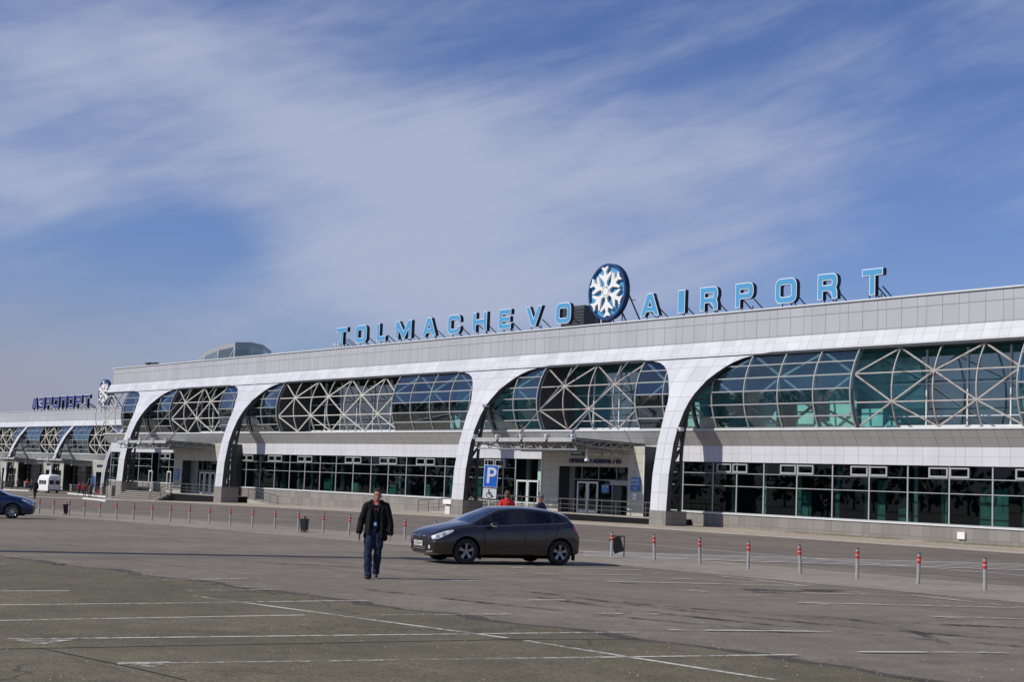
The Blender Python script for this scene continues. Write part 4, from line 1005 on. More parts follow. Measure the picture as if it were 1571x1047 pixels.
# pavement along the terminal with its kerb
def kerbed(name, x0_, x1_, y0_, y1_, h=.12, mat='pavement'):
    mb = MB(); vx = [x0_]+[v for v in gx if x0_ < v < x1_]+[x1_]
    for a, b in zip(vx, vx[1:]):
        ga, gb = g(a, y0_), g(b, y0_); ha, hb = g(a, y1_), g(b, y1_)
        mb.face([(a, y0_+.18, ga+h), (b, y0_+.18, gb+h), (b, y1_, hb+h), (a, y1_, ha+h)])
    o = tag(mb.build(name, M[mat]), kind='structure')
    mb = MB()
    for a, b in zip(vx, vx[1:]):
        ga, gb = g(a, y0_), g(b, y0_)
        mb.face([(a, y0_, ga-.05), (b, y0_, gb-.05), (b, y0_, gb+h+.003), (a, y0_, ga+h+.003)])
        mb.face([(a, y0_, ga+h+.003), (b, y0_, gb+h+.003), (b, y0_+.2, gb+h+.003), (a, y0_+.2, ga+h+.003)])
    for X in (x0_, x1_): mb.face([(X, y0_, g(X, y0_)-.05), (X, y1_, g(X, y1_)-.05), (X, y1_, g(X, y1_)+h), (X, y0_, g(X, y0_)+h)])
    tag(mb.build('kerb', M['concrete']), kind='structure'); return o
kerbed('pavement', -152, -20, 64.0, 73.4, .06)
kerbed('pavement', -178, -152, 64.0, 73.4, .06)
# grass growing at the foot of the wall on the right
mb = MB()
for _ in range(5200):
    x = rnd.uniform(-66, -30); y = rnd.uniform(71.6, 73.0)-(0.9 if rnd.random() < .3 else 0); y = min(y, 73.0)
    if math.sin(x*1.7)+math.sin(x*.6+1) < -.5: continue
    z = g(x, y)+.06; h = rnd.uniform(.03, .11); dx = rnd.uniform(-.05, .05); w = .012
    mb.face([(x-w, y, z), (x+w, y, z), (x+dx, y+rnd.uniform(-.03, .03), z+h)])
tag(mb.build('grass', pbr('grass_green', (.10, .11, .05), .9, var=.3)), kind='stuff', label='short grass and weeds at the foot of the plinth wall', cat='grass')

# painted lines
M['paint_near'] = worn_paint('worn_white_paint', (.60, .58, .50), None, .42, 7)
M['paint_far'] = worn_paint('faded_white_paint', (.58, .56, .50), None, .46, 4)
M['paint_road'] = worn_paint('road_white_paint', (.70, .68, .64), None, -.15, 3)
def line_quad(mb, a, b, w, dz=.018):
    a = Vector(a[:2]); b = Vector(b[:2]); L_ = (b-a).length; n = max(1, int(L_/1.5)); d = (b-a).normalized(); nrm = Vector((-d.y, d.x))*w/2
    for i in range(n):
        p = a.lerp(b, i/n); q = a.lerp(b, (i+1)/n); j = 1
        q4 = [p-nrm, q-nrm, q+nrm, p+nrm]
        mb.face([(v.x, v.y, g(v.x, v.y)+dz) for v in q4])
def pxlines(name, L_, mat, w, dz=.018):
    mb = MB()
    for a, b in L_: line_quad(mb, gp(*a), gp(*b), w, dz)
    return tag(mb.build(name, mat), kind='structure')
near = [((10, 984), (977, 972.5)), ((180, 1022), (1222, 1007.5)), ((300, 917), (778, 982)), ((806, 986), (1190, 1047)), ((0, 955), (467, 946.5)), ((0, 931), (300, 927.5)), ((300, 927.5), (565, 923.5)),
        ((0, 909.5), (107, 909)), ((285, 909), (420, 906.5)), ((0, 866.5), (45, 865.5)), ((87, 866), (114, 865.5)), ((575, 946.5), (785, 944.5)), ((8, 983), (55, 988)), ((185, 1020), (236, 1026)), ((0, 856), (28, 856))]
pxlines('parking_lines', near, M['paint_near'], .11)
mb = MB()
for tri in (((8, 983), (112, 985.5), (62, 993)), ((183, 1020), (262, 1019), (236, 1028.5))):
    P = [gp(*q) for q in tri]; mb.face([(q.x, q.y, g(q.x, q.y)+.0205) for q in P])
tag(mb.build('line_end_arrows', M['paint_near']), kind='structure')
crack = [((0, 999), (785, 984)), ((785, 984), (1010, 983)), ((60, 997), (205, 1028)), ((205, 1028), (285, 1047))]
pxlines('crack_lines', crack, pbr('crack_dark', (.03, .03, .028), .9), .035, .016)
far = [((785, 873), (983, 876)), ((785, 881), (985, 884.5)), ((912, 893.5), (1240, 901)), ((1055, 907.5), (1405, 916)), ((1405, 916), (1571, 934)), ((1222, 926.5), (1571, 935)), ((1423, 947.5), (1571, 952)),
       ((920, 944), (955, 944)), ((990, 944.5), (1010, 944.5)), ((1030, 944.5), (1058, 944.5)), ((812, 923), (867, 923)), ((1025, 969), (1275, 971.5)), ((1318, 1003), (1545, 1004)), ((600, 871), (700, 872.5)), ((690, 893), (745, 893)),
       ((1100, 885), (1240, 901)), ((1030, 889), (1180, 896)), ((1423, 947.5), (1475, 951)), ((1222, 926.5), (1270, 930)), ((1055, 907.5), (1085, 910.5)), ((250, 892), (380, 890)), ((170, 823), (330, 827)), ((850, 866), (1000, 869))]
pxlines('parking_lines', far, M['paint_far'], .13)
road_l = [((40, 783.5), (520, 792)), ((520, 792), (700, 801)), ((980, 836), (1180, 853)), ((1440, 873.7), (1571, 885)), ((880, 829), (980, 836)), ((1180, 853), (1440, 873.7))]
pxlines('road_lines', road_l, M['paint_road'], .16)
# pedestrian crossing from the bollards towards the terminal
mb = MB(); A0, A1 = gp(895, 848), gp(1600, 868.5); B0, B1 = gp(895, 854.5), gp(1600, 877)
for f, w_ in ((0, .34), (1, .34), (.25, .2), (.5, .2), (.75, .2)): line_quad(mb, A0.lerp(B0, f), A1.lerp(B1, f), w_, .019+f*.001)
tag(mb.build('pedestrian_crossing', M['paint_road']), kind='structure')
# kerbs of the drop-off island in front of the far wing
for nm_, (a, b), lab in (('kerb_stone', ((4, 752.5), (45, 754.5)), ''), ('kerb_stone', ((105, 758.5), (164, 764)), ''), ('kerb_stone', ((129, 766.5), (164, 770.5)), ''), ('kerb_stone', ((2, 748), (38, 749)), '')):
    A, Bp = gp(*a), gp(*b); mb = MB(); mb.bar((A.x, A.y, A.z+.06), (Bp.x, Bp.y, Bp.z+.06), .3, .22)
    tag(mb.build('kerb', M['white']), kind='structure')

# dark row of trees on the far side of the car park, mirrored in the glass
tb = MB()
for i in range(230):
    x = -620+i*3.0+rnd.uniform(-2, 2); y = -90+rnd.uniform(-9, 9); h = rnd.uniform(9, 14); z0 = g(x, y)
    tb.cur = 0; tb.tube((x, y, z0), (x, y, z0+h*.6), .25, 6, r2=.1)
    tb.cur = 1
    for _ in range(55):
        a = rnd.uniform(0, 6.28); r_ = rnd.uniform(0, 1)**.5*h*.34; zz = z0+h*rnd.uniform(.12, 1.0); r_ *= 1.1-.6*abs((zz-z0)/h-.45)*1.6
        p = Vector((x+r_*math.cos(a), y+r_*math.sin(a), zz)); s = rnd.uniform(.5, 1.2)
        u = Vector((rnd.gauss(0, 1), rnd.gauss(0, 1), rnd.gauss(0, 1))).normalized(); v = u.cross(Vector((rnd.gauss(0, 1), rnd.gauss(0, 1), rnd.gauss(0, 1)))).normalized()
        tb.face([p-u*s, p-v*s*.7, p+u*s, p+v*s*.8])
tag(tb.build('tree_belt', [pbr('bark', (.06, .05, .04), .9), pbr('tree_foliage', (.035, .055, .022), .9, var=.4, vscale=.5)]), kind='stuff', label='dark belt of trees across the car park, seen only mirrored in the glass', cat='trees')

# ================================================================== BOLLARDS, BINS, SIGN
M['bollard_steel'] = pbr('galvanised_steel', (.40, .40, .39), .45, .35, var=.12, vscale=6)
M['bollard_red'] = pbr('bollard_red_band', (.50, .035, .025), .5, var=.1)
def make_bollard():
    r_ = empty('bollard', label='steel bollard with red band', cat='bollard', group='bollards along the edge of the car park')
    MB().tube((0, 0, -.05), (0, 0, .74), .045, 14).build('bollard_post', M['bollard_steel'], r_, True)
    m = MB(); m.tube((0, 0, .50), (0, 0, .68), .0475, 14); m.build('red_band', M['bollard_red'], r_, True)
    m = MB(); m.tube((0, 0, .585), (0, 0, .598), .049, 14); m.build('white_band', M['white'], r_, True)
    m = MB(); m.tube((0, 0, .74), (0, 0, .765), .05, 14, r2=.03); m.build('bollard_cap', M['steel_dark'], r_, True)
    KIDS[r_.name] = [o for o in col.objects if o.parent == r_]
    return r_
bpx = [59.7, 81.7, 105.4, 128.9, 152.6, 178.3, 204.3, 232.6, 260.4, 290.2, 320.9, 352.8, 386.5, 421.4, 457.3, 495.5, 535, 577, 621, 667.6, 716, 767, 821, 878, 938, 1004, 1073.7, 1147.8, 1227.8, 1314.8, 1408.4, 1511.1]
def base_y(px): return interp(px, [59, 178, 353, 621, 1004, 1074, 1148, 1228, 1315, 1408, 1511], [788.6, 796.7, 806.5, 829.3, 860.8, 866.8, 874.2, 881.5, 889.3, 897.1, 907.2])
proto = make_bollard(); kids0 = KIDS[proto.name]
notes = {0: 'leftmost of the row, beside the blue car', 2: 'right in front of the leftmost bin', 14: 'touching the grey bin', 16: 'just left of the walking man', 17: 'hidden behind the walking man', 18: 'between the walking man and the car',
         19: 'seen just over the bonnet of the brown car', 24: 'in front of the tilted black bin', 25: 'first to the right of the tilted black bin', 31: 'rightmost in the photo, nearest the camera', 30: 'second from the right end', 29: 'third from the right end', 28: 'fourth from the right end', 27: 'fifth from the right end', 26: 'sixth from the right end'}
ords = 'first second third fourth fifth sixth seventh eighth ninth tenth eleventh twelfth thirteenth'.split()
for i, px in enumerate(bpx):
    o = proto if i == 0 else copy_from(proto, kids0) if False else (proto if i == 0 else proto.copy())
    if i:
        col.objects.link(o)
        for k in kids0:
            c = k.copy(); col.objects.link(c); c.parent = o
    if i < 19 or i > 23:
        P = gp(px, base_y(px)); o.location = (P.x, P.y, g(P.x, P.y))
    else:
        P = gp(px, base_y(px)); o.location = (P.x, P.y, g(P.x, P.y))
    if i in notes: n_ = notes[i]
    elif i in (1,): n_ = 'second from the left end'
    elif 3 <= i <= 13: n_ = '%s to the right of the leftmost bin' % ords[i-3]
    elif i == 15: n_ = 'first to the right of the grey bin'
    else: n_ = '%s of those hidden by the brown car' % ords[i-20]
    o['label'] = 'steel bollard with red band, ' + n_
    o.rotation_euler = (R(rnd.gauss(0, 1.3)), R(rnd.gauss(0, 1.3)), rnd.uniform(0, 6)); o.scale = (1, 1, rnd.uniform(.97, 1.03))
M['bin_dark'] = pbr('bin_black', (.012, .012, .013), .45, .2, var=.2); M['bin_grey'] = pbr('bin_grey_side', (.05, .05, .053), .45, .3, var=.2)
def bin_(px, py, rz, tilt, label, mat='bin_dark'):
    P = gp(px, py); r_ = empty('litter_bin', (P.x, P.y, g(P.x, P.y)), rz, label=label, cat='litter bin', group='tilting litter bins by the bollards')
    m = MB(); fr_ = m
    for x in (-.2, .2): m.bar((x, 0, 0), (x, 0, .62), .035); m.bar((x, -.17, .015), (x, .17, .015), .05, .03)
    m.bar((-.2, 0, .62), (.2, 0, .62), .035); m.build('bin_stand', M['steel_dark'], r_)
    h = .46; m = MB(); a = [(-.15, -.13), (.15, -.13), (.15, .13), (-.15, .13)]; b = [(-.18, -.17), (.18, -.17), (.18, .17), (-.18, .17)]
    A = [Vector((x, y, 0)) for x, y in a]; B = [Vector((x, y, h)) for x, y in b]; I = [Vector((x*.9, y*.9, h)) for x, y in b]; J = [Vector((x*.85, y*.85, .03)) for x, y in a]
    rot = Matrix.Translation((0, 0, .07 if tilt > 0 else .14)) @ Matrix.Rotation(abs(tilt), 4, 'X') if tilt > 0 else Matrix.Translation((.06, 0, .14)) @ Matrix.Rotation(tilt, 4, 'Y')
    for k in range(4):
        l = (k+1) % 4; m.face([rot@A[k], rot@A[l], rot@B[l], rot@B[k]]); m.face([rot@B[k], rot@B[l], rot@I[l], rot@I[k]]); m.face([rot@I[l], rot@I[k], rot@J[k], rot@J[l]])
    m.face([rot@v for v in A[::-1]]); m.face([rot@v for v in J])
    m.build('bin_body', M[mat], r_); return r_
bin_(467, 817.5, R(-35), R(3), 'grey upright litter bin on a stand, right beside a bollard left of the walking man', 'bin_grey')
bin_(947, 855, R(49), R(-20), 'black litter bin tilted on its stand behind the brown car')
bin_(102, 790.5, R(-20), R(4), 'dark litter bin at the left near the blue car')

# disabled parking sign
Ps = at_y(750, 740, 55)
sgn_p = gp(746, 817); sx_, sy_ = -56.4, 44.5
def sign_at():
    # depth from the 0.9 m tall board spanning 33 px
    Z = .98*FPX/33.5; d = ray(750, 731); p = CAM + d*Z; return p
ps = sign_at()
rs = empty('parking_sign', (ps.x, ps.y, g(ps.x, ps.y)), label='blue P parking sign with white wheelchair plate below on one post', cat='road sign')
ang = math.atan2(.66, .75)
rs.rotation_euler = (0, R(2), ang)
hz_ = ps.z-g(ps.x, ps.y)
MB().tube((0, .05, -.05), (0, .05, hz_+.45), .035, 10).build('sign_post', pbr('post_cream', (.5, .46, .38), .6), rs)
m = MB().box(-.325, .325, -.02, 0, hz_-.50, hz_+.50); bd = m.build('sign_board', M['sign_white'], rs)
m = MB().box(-.30, .30, -.026, -.02, hz_-.475, hz_+.475); m.build('sign_face', pbr('sign_blue_bright', (.012, .14, .62), .4, var=.02), bd)
text_mesh('sign_text', 'P', 1.0, M['sign_white'], (0.02, -.03, hz_+.0), bd, .003, .012, sx=.92)
m = MB().box(-.31, .31, -.02, 0, hz_-1.0, hz_-.55); pl_ = m.build('sign_plate', M['sign_white'], rs)
z = hz_-.79; m = MB()
m.tube((-.04, -.03, z+.17), (-.04, -.022, z+.17), .035, 12)
for a, b in (((-.04, z+.12), (-.01, z-.03)), ((-.03, z+.06), (.08, z+.04)), ((-.01, z-.03), (.10, z-.04)), ((.10, z-.04), (.15, z-.14)), ((.13, z-.13), (.18, z-.10))): m.bar((a[0], -.026, a[1]), (b[0], -.026, b[1]), .045, .01, up=(0, 1, 0))
for k in range(14):
    a0 = R(100+20*k*.93); a1 = R(100+20*(k+1)*.93); m.bar((-.02+.12*math.cos(a0), -.026, z-.06+.12*math.sin(a0)), (-.02+.12*math.cos(a1), -.026, z-.06+.12*math.sin(a1)), .022, .01, up=(0, 1, 0))
m.build('wheelchair_symbol', M['sign_black'], pl_)
# white parcel-locker sized post by the ramp
pk = at_y(690, 780, 69.4)
rk = empty('ticket_pillar', (pk.x, 69.4, g(pk.x, 69.4)+.06), label='small white ticket box on a pedestal by the ramp railing', cat='ticket box')
MB().box(-.30, .35, -.25, .25, 0, .62).build('pedestal', M['alu'], rk); MB().box(-.55, .6, -.3, .3, .78, 1.15).build('box_head', M['white'], rk)
MB().box(-.2, .3, -.2, .2, .62, .78).build('box_neck', M['bin_grey'], rk)

# tall lamp mast just outside the left edge, whose shadow crosses the asphalt behind the walking man
lm = empty('lamp_mast', (-39.2, 5.1, g(-39.2, 5.1)), label='tall lamp mast left of the view, showing only its long shadow', cat='lamp mast')
MB().tube((0, 0, -.1), (0, 0, 14.6), .42, 16, r2=.34).build('mast_pole', M['bollard_steel'], lm, True)
MB().box(-.35, .35, -.35, .35, -.1, .35).build('mast_base', M['concrete'], lm)
m = MB(); m.tube((0, 0, 14.5), (0, 0, 14.8), .5, 12); m.build('lamp_ring', M['steel_dark'], lm)
for k in range(4):
    a = k*math.pi/2+.4; MB().box(-.2, .2, -.15, .15, -.1, .15).build('lamp_head', M['alu_dark'], lm).location = (.6*math.cos(a), .6*math.sin(a), 14.6)

M['patch_dark'] = asphalt('patched_asphalt_dark', (.105, .092, .074), (.13, .115, .092), .2, .3)
M['oil'] = worn_paint('oil_stain', (.085, .070, .055), None, .50, 1.3)
def blob_patch(name, x, y, rx, ry, mat, dz, n=22, jag=.12):
    P = []
    for k in range(n):
        a = 2*math.pi*k/n; r_ = 1+rnd.uniform(-jag, jag); P.append((x+rx*r_*math.cos(a), y+ry*r_*math.sin(a)))
    mb = MB(); c = (x, y, g(x, y)+dz)
    for k in range(n):
        a, b = P[k], P[(k+1) % n]; mb.face([c, (a[0], a[1], g(*a)+dz), (b[0], b[1], g(*b)+dz)])
    return tag(mb.build(name, mat), kind='structure')
for p, rx, ry, m_ in (((1215, 908), .4, 1.6, 'oil'), ((1135, 906), .25, .8, 'oil')):
    q = gp(*p); blob_patch('asphalt_patch', q.x, q.y, rx, ry, M[m_], .0145)
# curved tyre marks sweeping over the lot
mb = MB()
for (p0, p1, p2) in (((785, 905), (1100, 950), (1571, 985)), ((785, 912), (1090, 958), (1571, 994)), ((1240, 945), (1400, 960), (1450, 990)), ((330, 860), (700, 880), (1100, 905)), ((560, 905), (800, 935), (1240, 975)), ((950, 925), (1200, 950), (1571, 965))):
    A, B_, C_ = gp(*p0), gp(*p1), gp(*p2); prev = None
    for k in range(25):
        t_ = k/24; q = A*(1-t_)**2+B_*2*t_*(1-t_)+C_*t_*t_
        if prev: line_quad(mb, prev, q, .17, .0135)
        prev = q
tag(mb.build('tyre_marks', worn_paint('tyre_rubber_marks', (.075, .068, .06), None, .62, 3)), kind='structure')
mb = MB()
for _ in range(420):
    q = gp(rnd.uniform(0, 1571), rnd.uniform(850, 1047)); s_ = rnd.uniform(.006, .016); z = g(q.x, q.y)+.013; a = rnd.uniform(0, 6)
    P = [(q.x+s_*math.cos(a+k*1.57), q.y+s_*math.sin(a+k*1.57), z) for k in range(4)]; tp = (q.x, q.y, z+s_*.8)
    for k in range(4): mb.face([P[k], P[(k+1) % 4], tp])
tag(mb.build('litter_grit', pbr('pale_grit', (.32, .29, .25), .9, var=.3)), kind='stuff', label='pale grit and small stones scattered over the parking lot', cat='gravel')

# ================================================================== CARS
def loft(stations):
    rings = []
    for (x, zb, wm, zbelt, wb, ze, wt, zt) in stations:
        h = [(0, zb), (wm*.72, zb), (wm*.965, zb+.06), (wm, zb+.2), (wm, zb+.2+(zbelt-zb-.2)*.5), (wm*.985, zbelt-.13), (wb, zbelt), (wt, ze), (wt*.55, zt-(zt-ze)*.25), (0, zt)]
        rings.append([(x, y, z) for y, z in h]+[(x, -y, z) for y, z in h[-2:0:-1]])
    return rings
FOCUS = [(0.00, .27, .62, .60, .58, .665, .48, .69), (.06, .21, .76, .68, .72, .745, .60, .775), (.26, .19, .865, .775, .80, .84, .67, .875), (.56, .18, .905, .85, .845, .915, .70, .965), (.84, .18, .91, .905, .865, .97, .72, 1.02),
         (1.06, .18, .91, .935, .87, 1.0, .745, 1.055), (1.50, .18, .91, .955, .87, 1.22, .66, 1.275), (1.90, .18, .91, .97, .87, 1.375, .605, 1.435), (2.40, .18, .91, .985, .87, 1.425, .59, 1.485), (2.90, .18, .91, 1.00, .87, 1.405, .59, 1.475),
         (3.34, .18, .91, 1.03, .862, 1.365, .585, 1.445), (3.64, .19, .905, 1.065, .85, 1.315, .575, 1.395), (3.90, .21, .885, 1.12, .815, 1.235, .57, 1.335), (4.02, .22, .865, 1.00, .785, 1.06, .62, 1.09), (4.13, .25, .83, .86, .765, .90, .62, .915), (4.21, .30, .73, .66, .69, .69, .54, .70)]
def decal(bvh, outline, fn, offset, name, mat, parent, cuts=3, back=.0):
    """a thin cover following the body: outline in 2D, fn maps (u, v) to a ray origin and direction"""
    bm = bmesh.new(); vs_ = [bm.verts.new((u, v, 0)) for u, v in outline]; bm.faces.new(vs_)
    bmesh.ops.triangulate(bm, faces=bm.faces[:]); bmesh.ops.subdivide_edges(bm, edges=bm.edges[:], cuts=cuts, use_grid_fill=True)
    bad = []
    for v in bm.verts:
        o, d = fn(v.co.x, v.co.y); h = bvh.ray_cast(o, d)
        if h[0] is None: bad.append(v); v.co = o; continue
        v.co = h[0]-d*offset+h[1]*(.002 if h[1].dot(d) < 0 else -.002)
    bmesh.ops.delete(bm, geom=bad, context='VERTS')
    bmesh.ops.recalc_face_normals(bm, faces=bm.faces[:])
    me = bpy.data.meshes.new(name); bm.to_mesh(me); bm.free()
    for p in me.polygons: p.use_smooth = True
    return link(name, me, mat, parent)
M['tyre'] = pbr('tyre_rubber', (.018, .018, .018), .8, var=.2); M['rim_dark'] = pbr('alloy_grey', (.30, .30, .31), .3, .8, var=.1); M['rim_silver'] = pbr('alloy_silver', (.48, .49, .5), .28, .85, var=.05)
M['black_plastic'] = pbr('black_plastic', (.012, .012, .013), .5, var=.1); M['chrome'] = pbr('chrome', (.62, .62, .62), .12, 1, var=.02)
M['car_glass'] = glass('car_window_glass', (.26, .29, .28), 1.0, 1.5, .0, 0, .03)
M['windscreen'] = glass('windscreen_glass', (.42, .48, .46), 1.5, 1.5, .0, 0, .05)
M['lamp_lens'] = pbr('headlamp_lens', (.80, .82, .84), .10, .35, var=.25, vscale=14, coat=1); M['red_lens'] = pbr('tail_lamp_red', (.50, .010, .012), .15, var=.15, vscale=12, coat=1)
M['seat_cloth'] = pbr('seat_cloth', (.03, .03, .032), .8); M['well'] = pbr('wheel_well', (.006, .006, .006), .95, spec=.05)
M['plate_white'] = pbr('plate_white', (.72, .72, .70), .4, var=.02)
def wheel(parent, x, y, side, r_, rim, spokes, steer=0):
    w = empty('wheel', (x, y, r_)); w.parent = parent; w.rotation_euler = (0, 0, steer)
    w['nolabel'] = 1; del w['nolabel']
    prof_ = [(.62, -.095), (.90, -.105), (.975, -.085), (1.0, -.05), (1.0, .05), (.975, .085), (.90, .105), (.62, .095)]
    m = MB(); n = 40
    for i in range(n):
        a0, a1 = 2*math.pi*i/n, 2*math.pi*(i+1)/n
        for (r0__, y0__), (r1__, y1__) in zip(prof_, prof_[1:]):
            P = lambda rr_, yy, a: (rr_*r_*math.cos(a), yy, rr_*r_*math.sin(a))
            m.face([P(r0__, y0__, a0), P(r1__, y1__, a0), P(r1__, y1__, a1), P(r0__, y0__, a1)])
    t = m.build('tyre', M['tyre'], w, True); weld(t)
    m = MB(); yo = side*.085
    m.tube((0, side*.02, 0), (0, side*.035, 0), r_*.64, 28); t = m.build('rim_disc', M['well'], w)
    m = MB()
    for i in range(28):
        a0, a1 = 2*math.pi*i/28, 2*math.pi*(i+1)/28
        for ra, rb, ya, yb in ((.655, .60, yo*1.08, yo*.9), (.60, .58, yo*.9, side*.03)):
            m.face([(ra*r_*math.cos(a0), ya, ra*r_*math.sin(a0)), (rb*r_*math.cos(a0), yb, rb*r_*math.sin(a0)), (rb*r_*math.cos(a1), yb, rb*r_*math.sin(a1)), (ra*r_*math.cos(a1), ya, ra*r_*math.sin(a1))])
    for k in range(spokes):
        a = 2*math.pi*k/spokes+.3
        for dd in ((-.12, .12) if spokes == 5 else (0,)):
            m.bar((.10*r_*math.cos(a), side*.06, .10*r_*math.sin(a)), (.61*r_*math.cos(a+dd), side*.078, .61*r_*math.sin(a+dd)), .045 if spokes == 5 else .035, .03, up=(0, 1, 0))
    m.tube((0, side*.04, 0), (0, side*.085, 0), r_*.17, 14)
    m.build('rim', rim, w)
    return w
def make_car(name, label, cat, paint, rim, spokes, plate, origin, rz, st=FOCUS, sedan=False, steer=0, full=True):
    root = empty(name, origin, rz, label=label, cat=cat)
    cx_ = 2.245
    rings = loft(st)
    bm = bmesh.new(); cl = bm.edges.layers.float.new('crease_edge')
    V = [[bm.verts.new((p[0]-cx_, p[1], p[2])) for p in r_] for r_ in rings]; n = len(V[0]); ns = len(V)
    F = {}
    for i in range(ns-1):
        for j in range(n):
            k = (j+1) % n; F[(i, j)] = bm.faces.new([V[i][j], V[i][k], V[i+1][k], V[i+1][j]])
    bm.faces.new(V[0][::-1]); bm.faces.new(V[-1])
    def cr(i0, j0, i1, j1, v):
        e = bm.edges.get((V[i0][j0], V[i1][j1]))
        if e: e[cl] = v
    for i in range(ns-1):
        for j in (6, n-6): cr(i, j, i+1, j, .75 if i > 4 else .45)
        for j in (7, n-7): cr(i, j, i+1, j, .35)
        for j in (5, n-5): cr(i, j, i+1, j, .7)
        for j in (2, n-2): cr(i, j, i+1, j, .5)
    for j in range(7, n-7+1): cr(5, j, 5, (j+1) % n, .6)
    for j in range(7, n-7): cr(12, j, 12, (j+1) % n, .7)
    bm.faces.ensure_lookup_table(); bm.normal_update(); bmesh.ops.recalc_face_normals(bm, faces=bm.faces[:])
    groups = [[F[(i, 6)] for i in range(5, 12)], [F[(i, n-7)] for i in range(5, 12)],
              [F[(i, j)] for i in (5, 6) for j in range(7, n-7)], [F[(12, j)] for j in range(7, n-7)]]
    for gi, gr in enumerate(groups):
        th = (.028, .028, .045, .05)[gi]
        bmesh.ops.inset_region(bm, faces=gr, thickness=th*1.5, depth=-.006, use_even_offset=True)
        for f in gr: f.material_index = 1 if gi < 2 else 3
    me = bpy.data.meshes.new('car_body'); bm.to_mesh(me); bm.free()
    for m in (paint, M['car_glass'], M['well'], M['windscreen']): me.materials.append(m)
    body = bpy.data.objects.new('car_body', me); col.objects.link(body)
    md = body.modifiers.new('s', 'SUBSURF'); md.levels = 3; md.render_levels = 3
    bake(body)
    for wx in (.90, 3.548):
        for s in (-1, 1):
            m = MB(); m.cur = 2; m.tube((wx-cx_, s*.60, .325), (wx-cx_, s*1.2, .325), .375, 48)
            c = m.build('cut', [paint, M['car_glass'], M['well'], M['windscreen']]); weld(c)
            b_ = body.modifiers.new('b', 'BOOLEAN'); b_.object = c; b_.operation = 'DIFFERENCE'; b_.solver = 'EXACT'
            bake(body); bpy.data.objects.remove(c)
    bm = bmesh.new(); bm.from_mesh(body.data); bvh = BVHTree.FromBMesh(bm)
    out = {}
    for idx, nm in ((1, 'side_windows'), (3, 'windscreen')):
        b2_ = bm.copy(); bmesh.ops.delete(b2_, geom=[f for f in b2_.faces if f.material_index != idx], context='FACES')
        if idx == 1:
            for s in (-1, 1):
                b3 = b2_.copy(); bmesh.ops.delete(b3, geom=[f for f in b3.faces if f.calc_center_median().y*s < 0], context='FACES')
                mm = bpy.data.meshes.new('side_window'); b3.to_mesh(mm); b3.free(); o = link('side_window', mm, None, root); mm.materials.clear(); mm.materials.append(M['car_glass'])
                for p in mm.polygons: p.material_index = 0; p.use_smooth = True
        else:
            for s, nn_ in ((-1, 'windscreen'), (1, 'rear_window')):
                b3 = b2_.copy(); bmesh.ops.delete(b3, geom=[f for f in b3.faces if (f.calc_center_median().x)*s < 0], context='FACES')
                mm = bpy.data.meshes.new(nn_); b3.to_mesh(mm); b3.free(); o = link(nn_, mm, None, root); mm.materials.clear(); mm.materials.append(M['windscreen'])
                for p in mm.polygons: p.material_index = 0; p.use_smooth = True
        b2_.free()
    bmesh.ops.delete(bm, geom=[f for f in bm.faces if f.material_index in (1, 3)], context='FACES'); bm.to_mesh(body.data); bm.free()
    for p in body.data.polygons: p.use_smooth = p.material_index == 0
    body.parent = root
    fr_ = lambda u, v: (Vector((-cx_-.6, u, v)), Vector((1, 0, 0)))
    def sd(s): return lambda u, v: (Vector((u-cx_, s*1.6, v)), Vector((0, -s, 0)))
    def diag(s): return lambda u, v: (Vector((u-cx_, s*1.6, v))+Vector((-.9, 0, 0)), Vector((.5, -s, 0)).normalized())
    # grille, intake, lamps
    decal(bvh, [(-.44, .63), (-.36, .725), (.36, .725), (.44, .63), (.38, .59), (-.38, .59)], fr_, .004, 'grille', M['black_plastic'], root)
    g2 = decal(bvh, [(-.38, .29), (-.47, .54), (.47, .54), (.38, .29)], fr_, .005, 'lower_intake', M['black_plastic'], root)
    decal(bvh, [(-.41, .66), (-.38, .682), (-.12, .685), (-.12, .667)], fr_, .012, 'grille_bar', M['chrome'], root, 1)
    decal(bvh, [(.41, .66), (.38, .682), (.12, .685), (.12, .667)][::-1], fr_, .012, 'grille_bar', M['chrome'], root, 1)
    for z in (.34, .39): decal(bvh, [(-.37, z), (.37, z), (.37, z+.014), (-.37, z+.014)], fr_, .013, 'intake_bar', M['black_plastic'] if z > .5 else M['alu_dark'], root, 2)
    decal(bvh, [(.10*math.cos(R(a)), .68+.042*math.sin(R(a))) for a in range(0, 360, 20)], fr_, .014, 'badge', M['chrome'], root, 1)
    decal(bvh, [(.085*math.cos(R(a)), .68+.032*math.sin(R(a))) for a in range(0, 360, 20)], fr_, .018, 'badge_centre', M['steel_dark'], root, 1)
    for s in (-1, 1):
        decal(bvh, [(s*.50, .32), (s*.47, .50), (s*.62, .47), (s*.68, .36)][::-s], fr_, .004, 'side_intake', M['black_plastic'], root)
        decal(bvh, [(s*.40, .275), (s*.42, .305), (s*.72, .32), (s*.70, .285)][::-s], fr_, .01, 'splitter_trim', M['alu_dark'], root, 2)
        # headlamp sweeping back along the wing
        decal(bvh, [(.10, .60), (.06, .68), (.28, .755), (.50, .82), (.70, .85), (.68, .80), (.50, .71), (.30, .625)], lambda u, v, s=s: (Vector((u-cx_-.9*.6, s*(.60+.9), v)), Vector((.515, -s*.857, 0)).normalized()), .006, 'headlight', M['lamp_lens'], root)
